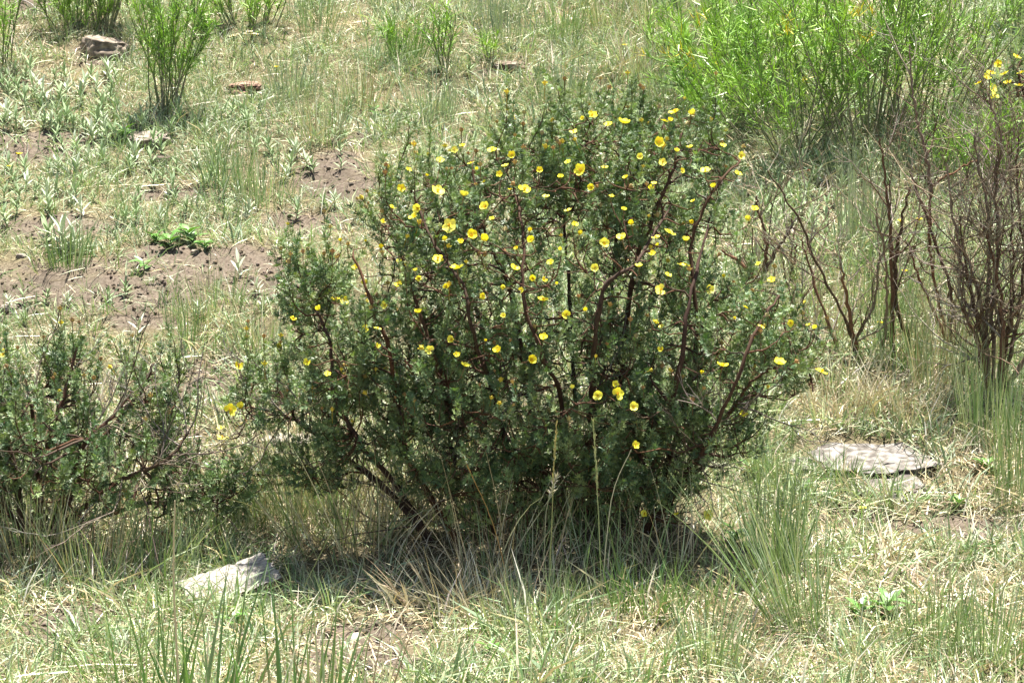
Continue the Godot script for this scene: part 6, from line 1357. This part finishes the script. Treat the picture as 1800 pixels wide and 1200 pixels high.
# ---------------------------------------------------------------- bright green narrow-leaved shrubs
func make_green_shrubs() -> void:
	for s in GREEN_SHRUBS:
		var at := on_hill(s.x, s.z)
		var root := thing("narrow_leaved_shrub", s.label, "shrub", at)
		var leaves := Mesher.new()
		for k in int(s.n):
			var a := rr(0, TAU)
			var lean: float = s.spread * sqrt(rng.randf())
			var dir := (Vector3(cos(a) * lean + s.lx, 1.0, sin(a) * lean * 0.8) + ball() * 0.1).normalized()
			var l: float = s.h * rr(0.6, 1.05)
			var foot: Vector3 = Vector3(cos(a), 0, sin(a)) * s.r * rng.randf()
			foot.y = hill(at.x + foot.x, at.z + foot.z) - at.y - 0.01
			var pts := PackedVector3Array([foot])
			var d := dir
			var p := foot
			for i in 9:
				p += d * l / 9.0
				pts.push_back(p)
				d = (d + Vector3(0, 0.05, 0) + ball() * 0.2).normalized()
			var mb := Mesher.new()
			var woody := Color(0.38, 0.33, 0.25).lerp(Color(0.20, 0.25, 0.11), rng.randf())
			mb.tube(pts, taper(10, 0.0022, 0.0009), 5, woody)
			part(root, "stem", mb.mesh(M.bark))
			var lines := [pts]
			for b in int(s.forks):
				var i := rng.randi_range(3, 8)
				var q := PackedVector3Array([pts[i]])
				var e := (pts[i] - pts[i - 1]).normalized() + ball() * 0.8
				var pp := pts[i]
				var bl := l * rr(0.15, 0.35)
				for j in 4:
					pp += e.normalized() * bl / 4.0
					q.push_back(pp)
					e = e.normalized() + Vector3(0, 0.15, 0)
				leaves.tube(q, taper(5, 0.0016, 0.0008), 4, Color(0.16, 0.22, 0.07))
				lines.push_back(q)
			var yellow: bool = rng.randf() < s.get("yellow", 0.0)
			var base_col := Color(0.27, 0.43, 0.065).lerp(Color(0.15, 0.29, 0.055), rng.randf())
			for li in lines.size():
				var line: PackedVector3Array = lines[li]
				var m := line.size()
				for j in int(s.leaves * (1.0 if li == 0 else 0.45)):
					var t := pow(rng.randf(), 0.7)
					if li == 0:
						t = lerpf(s.bare, 1.0, t)
					var f := t * (m - 1)
					var i := mini(int(f), m - 2)
					var q := line[i].lerp(line[i + 1], f - i)
					var along := (line[i + 1] - line[i]).normalized()
					var out := (ball() + along * 0.75).normalized()
					var ll: float = rr(0.02, 0.048) * s.ls
					var c := tint(base_col, 0.25)
					if yellow and t > 0.85:
						c = tint(Color(0.55, 0.42, 0.03), 0.25)
					blade(leaves, q, out, ll, rr(0.0018, 0.0031) * s.ls, rr(-0.5, 0.5), 3, c)
		part(root, "foliage", leaves.mesh(M.bright_leaf), Vector3.ZERO, true)

# ---------------------------------------------------------------- grey sprouts and broad-leaved plants
func lance(l: float, w: float, arch: float, col: Color, mat: Material) -> ArrayMesh:
	# a folded lance-shaped leaf along +y, its face towards +z
	var mb := Mesher.new()
	var rows := 6
	for j in rows + 1:
		var t := float(j) / rows
		var hw: float = w * 0.5 * [0.22, 0.55, 0.9, 1.0, 0.85, 0.5, 0.06][j]
		var y := l * t
		var z := -arch * l * t * t
		var fold := hw * 0.35
		var up := Vector3(0, 2.0 * arch * t, 1).normalized()
		mb.vert(Vector3(-hw, y, z + fold), (up + Vector3(0.35, 0, 0)).normalized(), col)
		mb.vert(Vector3(0, y, z), up, col)
		mb.vert(Vector3(hw, y, z + fold), (up - Vector3(0.35, 0, 0)).normalized(), col)
	for j in rows:
		for k in 2:
			var a := j * 3 + k
			mb.tri(a, a + 3, a + 4)
			mb.tri(a, a + 4, a + 1)
	return mb.mesh(mat)

func make_sprouts() -> void:
	for i in 6:
		var k: float = [1.0, 0.82, 1.15, 0.9, 1.05, 0.75][i]
		sprout_leaf.push_back(lance(0.031 * rr(0.85, 1.15), 0.0056 * rr(0.8, 1.2), rr(0.0, 0.3), Color(0.26 * k, 0.34 * k, 0.19 * k), M.wool_leaf))
	for i in 3:
		sprout_leaf.push_back(lance(0.032, 0.0062, 0.15, [Color(0.46, 0.51, 0.39), Color(0.42, 0.47, 0.36), Color(0.38, 0.45, 0.31)][i], M.wool_leaf))
	for i in 5:
		var k: float = [1.0, 0.8, 1.2, 0.9, 1.1][i]
		broad_leaf.push_back(lance(0.04 * rr(0.85, 1.15), 0.015 * rr(0.8, 1.2), rr(0.1, 0.45), Color(0.11 * k, 0.23 * k, 0.05 * k), M.bright_leaf))
	for s in SPROUTS:
		var at := on_hill(s.x, s.z, 0.002)
		var root := thing("grey_leaved_sprout" if s.kind < 2 else "broad_leaved_plant", s.label, "plant", at, s.get("group", ""))
		var stem := Mesher.new()
		var top := Vector3(rr(-0.01, 0.01), 0.03 * s.size, rr(-0.005, 0.012))
		stem.tube(PackedVector3Array([Vector3(0, -0.01, 0), top * 0.5, top]), taper(3, 0.0018, 0.001), 4, Color(0.24, 0.28, 0.17))
		part(root, "stem", stem.mesh(M.wool_leaf))
		for k in int(s.n):
			var t: float = float(k) / s.n
			var a := k * 2.4 + rr(-0.3, 0.3)
			var tilt := lerpf(1.25, 0.2, t) + rr(-0.15, 0.15)
			if s.kind == 2:
				tilt = rr(0.7, 1.45)
			var me: Mesh = sprout_leaf[rng.randi() % 6] if s.kind == 0 else (sprout_leaf[6 + rng.randi() % 3] if s.kind == 1 else broad_leaf[rng.randi() % 5])
			var o := part(root, "leaf", me, top * lerpf(0.1, 1.0, t))
			o.basis = (Basis(Vector3.UP, a) * Basis(Vector3(1, 0, 0), -tilt)).scaled(Vector3.ONE * s.size * rr(0.75, 1.2))

# ---------------------------------------------------------------- seed stalks, sticks, small flowers, the board
func make_stalks() -> void:
	for s in STALKS:
		var at := Vector3(s.p[0], s.p[1], s.p[2])
		var root := thing("grass_stalk", s.label, "grass stalk", at)
		var pts := smooth(vecs(s.p), 5, 0.001)
		var local := PackedVector3Array()
		for p in pts:
			local.push_back(p - at)
		local[0].y -= 0.01
		var col := Color(s.col[0], s.col[1], s.col[2])
		var mb := Mesher.new()
		mb.tube(local, taper(local.size(), s.w, s.w * 0.55), 5, col)
		part(root, "stem", mb.mesh(M.straw))
		if s.head > 0.0:
			var hb := Mesher.new()
			var tip := local[local.size() - 1]
			var d := (tip - local[local.size() - 3]).normalized()
			for k in int(s.seeds):
				var t := rng.randf()
				var q: Vector3 = tip - d * s.head * (1.0 - t)
				var out: Vector3 = (ball() * s.fluff + d).normalized()
				blade(hb, q, out, rr(0.007, 0.014) * s.grain, 0.0022 * s.grain, 0.1, 3, tint(Color(s.hcol[0], s.hcol[1], s.hcol[2]), 0.25))
			part(root, "seed_head", hb.mesh(M.straw))

func make_sticks() -> void:
	for s in STICKS:
		var at := Vector3(s.p[0], s.p[1], s.p[2])
		var pts := smooth(vecs(s.p), 4, 0.0015)
		var local := PackedVector3Array()
		for p in pts:
			local.push_back(p - at)
		var mb := Mesher.new()
		var col := Color(s.col[0], s.col[1], s.col[2])
		mb.tube(local, taper(local.size(), s.w, s.w * 0.45), 6, col)
		for k in int(s.forks):
			var i := rng.randi_range(2, local.size() - 2)
			spur(mb, local[i], (local[i] - local[i - 1]).normalized() + ball() * 0.9 + Vector3(0, 0.3, 0), rr(0.03, 0.06), s.w * 0.5, 0, col, 0.2)
		single(s.called, s.label, s.category, mb.mesh(M.bark if s.called == "dead_stick" else M.straw), at)

func make_small_flowers() -> void:
	for s in SMALL_FLOWERS:
		var at := on_hill(s.x, s.z, 0.003)
		var root := thing("wild_flower", s.label, "flower", at, s.get("group", ""))
		var mb := Mesher.new()
		var top := Vector3(rr(-0.01, 0.01), s.h, rr(-0.01, 0.01))
		mb.tube(PackedVector3Array([Vector3.ZERO, top * 0.5 + ball() * 0.004, top]), taper(3, 0.0012, 0.0009), 4, Color(0.14, 0.2, 0.07))
		part(root, "stem", mb.mesh(M.grass))
		var col := Color(s.col[0], s.col[1], s.col[2])
		for c in int(s.heads):
			var hb := Mesher.new()
			var at2 := top + (Vector3.ZERO if s.heads == 1 else Vector3(rr(-0.02, 0.02), rr(-0.006, 0.006), rr(-0.012, 0.012)))
			for k in 9:
				var a := TAU * k / 9.0
				var d := Vector3(cos(a), 0.35, sin(a)).normalized()
				hb.ribbon(PackedVector3Array([Vector3.ZERO, d * 0.005 * s.size, d * 0.009 * s.size]), PackedFloat32Array([0.001, 0.0026 * s.size, 0.0012 * s.size]), Vector3(-sin(a), 0, cos(a)), tint(col, 0.1))
			hb.tube(PackedVector3Array([at2 * 0.0 + Vector3(0, -0.004, 0), Vector3(0, 0.002, 0)]), PackedFloat32Array([0.001, 0.0026 * s.size]), 5, Color(0.5, 0.36, 0.05))
			if s.heads > 1:
				hb.tube(PackedVector3Array([top * 0.75 - at2, Vector3(0, -0.003, 0)]), PackedFloat32Array([0.0008, 0.0008]), 3, Color(0.14, 0.2, 0.07))
			part(root, "flower_head", hb.mesh(M.petal), at2)

func make_board() -> void:
	# a split, weathered piece of wood with open grooves along it
	var mb := Mesher.new()
	var L := BOARD_SIZE.x
	var W := BOARD_SIZE.z
	var T := BOARD_SIZE.y
	var nu := 46
	var nw := 34
	var f := FastNoiseLite.new()
	f.seed = 8
	f.frequency = 1.0
	f.fractal_octaves = 3
	for face in 2:
		var first := mb.v.size()
		for i in nu + 1:
			for k in nw + 1:
				var u := float(i) / nu - 0.5
				var w := float(k) / nw - 0.5
				# ragged ends and edges
				var x := u * (L + 0.022 * f.get_noise_2d(w * 14.0, signf(u) * 5.0))
				var z := w * (W + 0.01 * f.get_noise_2d(u * 5.0, 30.0 + signf(w) * 5.0))
				var y := T * 0.5 if face == 0 else -T * 0.5
				var groove := f.get_noise_2d(u * 2.2, w * 26.0)
				if face == 0:
					y += 0.0025 * f.get_noise_2d(u * 4.0, w * 9.0) - 0.0045 * maxf(0.0, absf(groove) * 2.0 - 0.55) - W * 0.25 * w * w
				else:
					y += 0.002 * groove - W * 0.12 * w * w
				if absf(u) > 0.499 or absf(w) > 0.499:
					y *= 0.8
				mb.vert(Vector3(x, y, z), Vector3.UP, Color(0.56, 0.53, 0.49))
		for i in nu:
			for k in nw:
				var a := first + i * (nw + 1) + k
				if face == 0:
					mb.tri(a, a + nw + 1, a + nw + 2); mb.tri(a, a + nw + 2, a + 1)
				else:
					mb.tri(a, a + nw + 2, a + nw + 1); mb.tri(a, a + 1, a + nw + 2)
	var off := (nu + 1) * (nw + 1)
	var rim := []
	for i in nu + 1: rim.push_back(i * (nw + 1))
	for k in range(1, nw + 1): rim.push_back(nu * (nw + 1) + k)
	for i in range(nu - 1, -1, -1): rim.push_back(i * (nw + 1) + nw)
	for k in range(nw - 1, 0, -1): rim.push_back(k)
	for q in rim.size():
		var a: int = rim[q]
		var b: int = rim[(q + 1) % rim.size()]
		var m := mb.v.size()
		for w in [a, b, a + off, b + off]:
			mb.vert(mb.v[w], Vector3.UP, Color(0.23, 0.19, 0.16))
		mb.tri(m, m + 3, m + 1); mb.tri(m, m + 2, m + 3)
	for i in mb.n.size(): mb.n[i] = Vector3.ZERO
	for i in range(0, mb.ix.size(), 3):
		var p := mb.v[mb.ix[i]]
		var nn := (mb.v[mb.ix[i + 2]] - p).cross(mb.v[mb.ix[i + 1]] - p)
		for k in 3: mb.n[mb.ix[i + k]] += nn
	for i in mb.n.size(): mb.n[i] = mb.n[i].normalized() if mb.n[i].length() > 1e-14 else Vector3.UP
	var o := single("weathered_board", "short grey weathered board with split grain lying in the grass", "board", mb.mesh(M.wood), BOARD_AT)
	o.rotation = BOARD_TURN

# ---------------------------------------------------------------- everything
func _ready() -> void:
	rng.seed = 20240611
	n_patch.seed = 3
	n_patch.frequency = 0.012
	n_patch.fractal_octaves = 3
	n_fine.seed = 17
	n_fine.frequency = 0.035
	n_fine.fractal_octaves = 3

	var cam := Camera3D.new()
	cam.name = "camera"
	add_child(cam)
	cam.position = CAM_AT
	cam.rotation_degrees = Vector3(CAM_PITCH, 0, 0)
	cam.fov = CAM_FOV
	cam.near = 0.1
	cam.far = 400.0
	cam.current = true

	var env := Environment.new()
	env.background_mode = Environment.BG_SKY
	var sky := Sky.new()
	var sm := ProceduralSkyMaterial.new()
	sm.sky_top_color = Color(0.50, 0.56, 0.66)
	sm.sky_horizon_color = Color(0.80, 0.83, 0.86)
	sm.sky_curve = 0.18
	sm.ground_bottom_color = Color(0.30, 0.28, 0.2)
	sm.ground_horizon_color = Color(0.55, 0.56, 0.5)
	sm.energy_multiplier = 0.45
	sky.sky_material = sm
	env.sky = sky
	env.tonemap_mode = Environment.TONE_MAPPER_LINEAR
	env.tonemap_exposure = EXPOSURE
	env.sdfgi_enabled = true
	env.ssao_enabled = true
	env.ssil_enabled = true
	var we := WorldEnvironment.new()
	we.name = "world_environment"
	we.environment = env
	add_child(we)

	var sun := DirectionalLight3D.new()
	sun.name = "sun"
	add_child(sun)
	sun.look_at_from_position(SUN_FROM * 10.0, Vector3.ZERO)
	sun.light_energy = SUN_ENERGY
	sun.light_color = Color(1.0, 0.975, 0.93)
	sun.light_angular_distance = 0.5
	sun.shadow_enabled = true

	make_materials()
	make_ground()
	make_stones()
	make_shrubs()
	make_bare_shrubs()
	make_green_shrubs()
	make_tussocks()
	make_sprouts()
	make_board()
	make_stalks()
	make_sticks()
	make_small_flowers()
	make_turf()
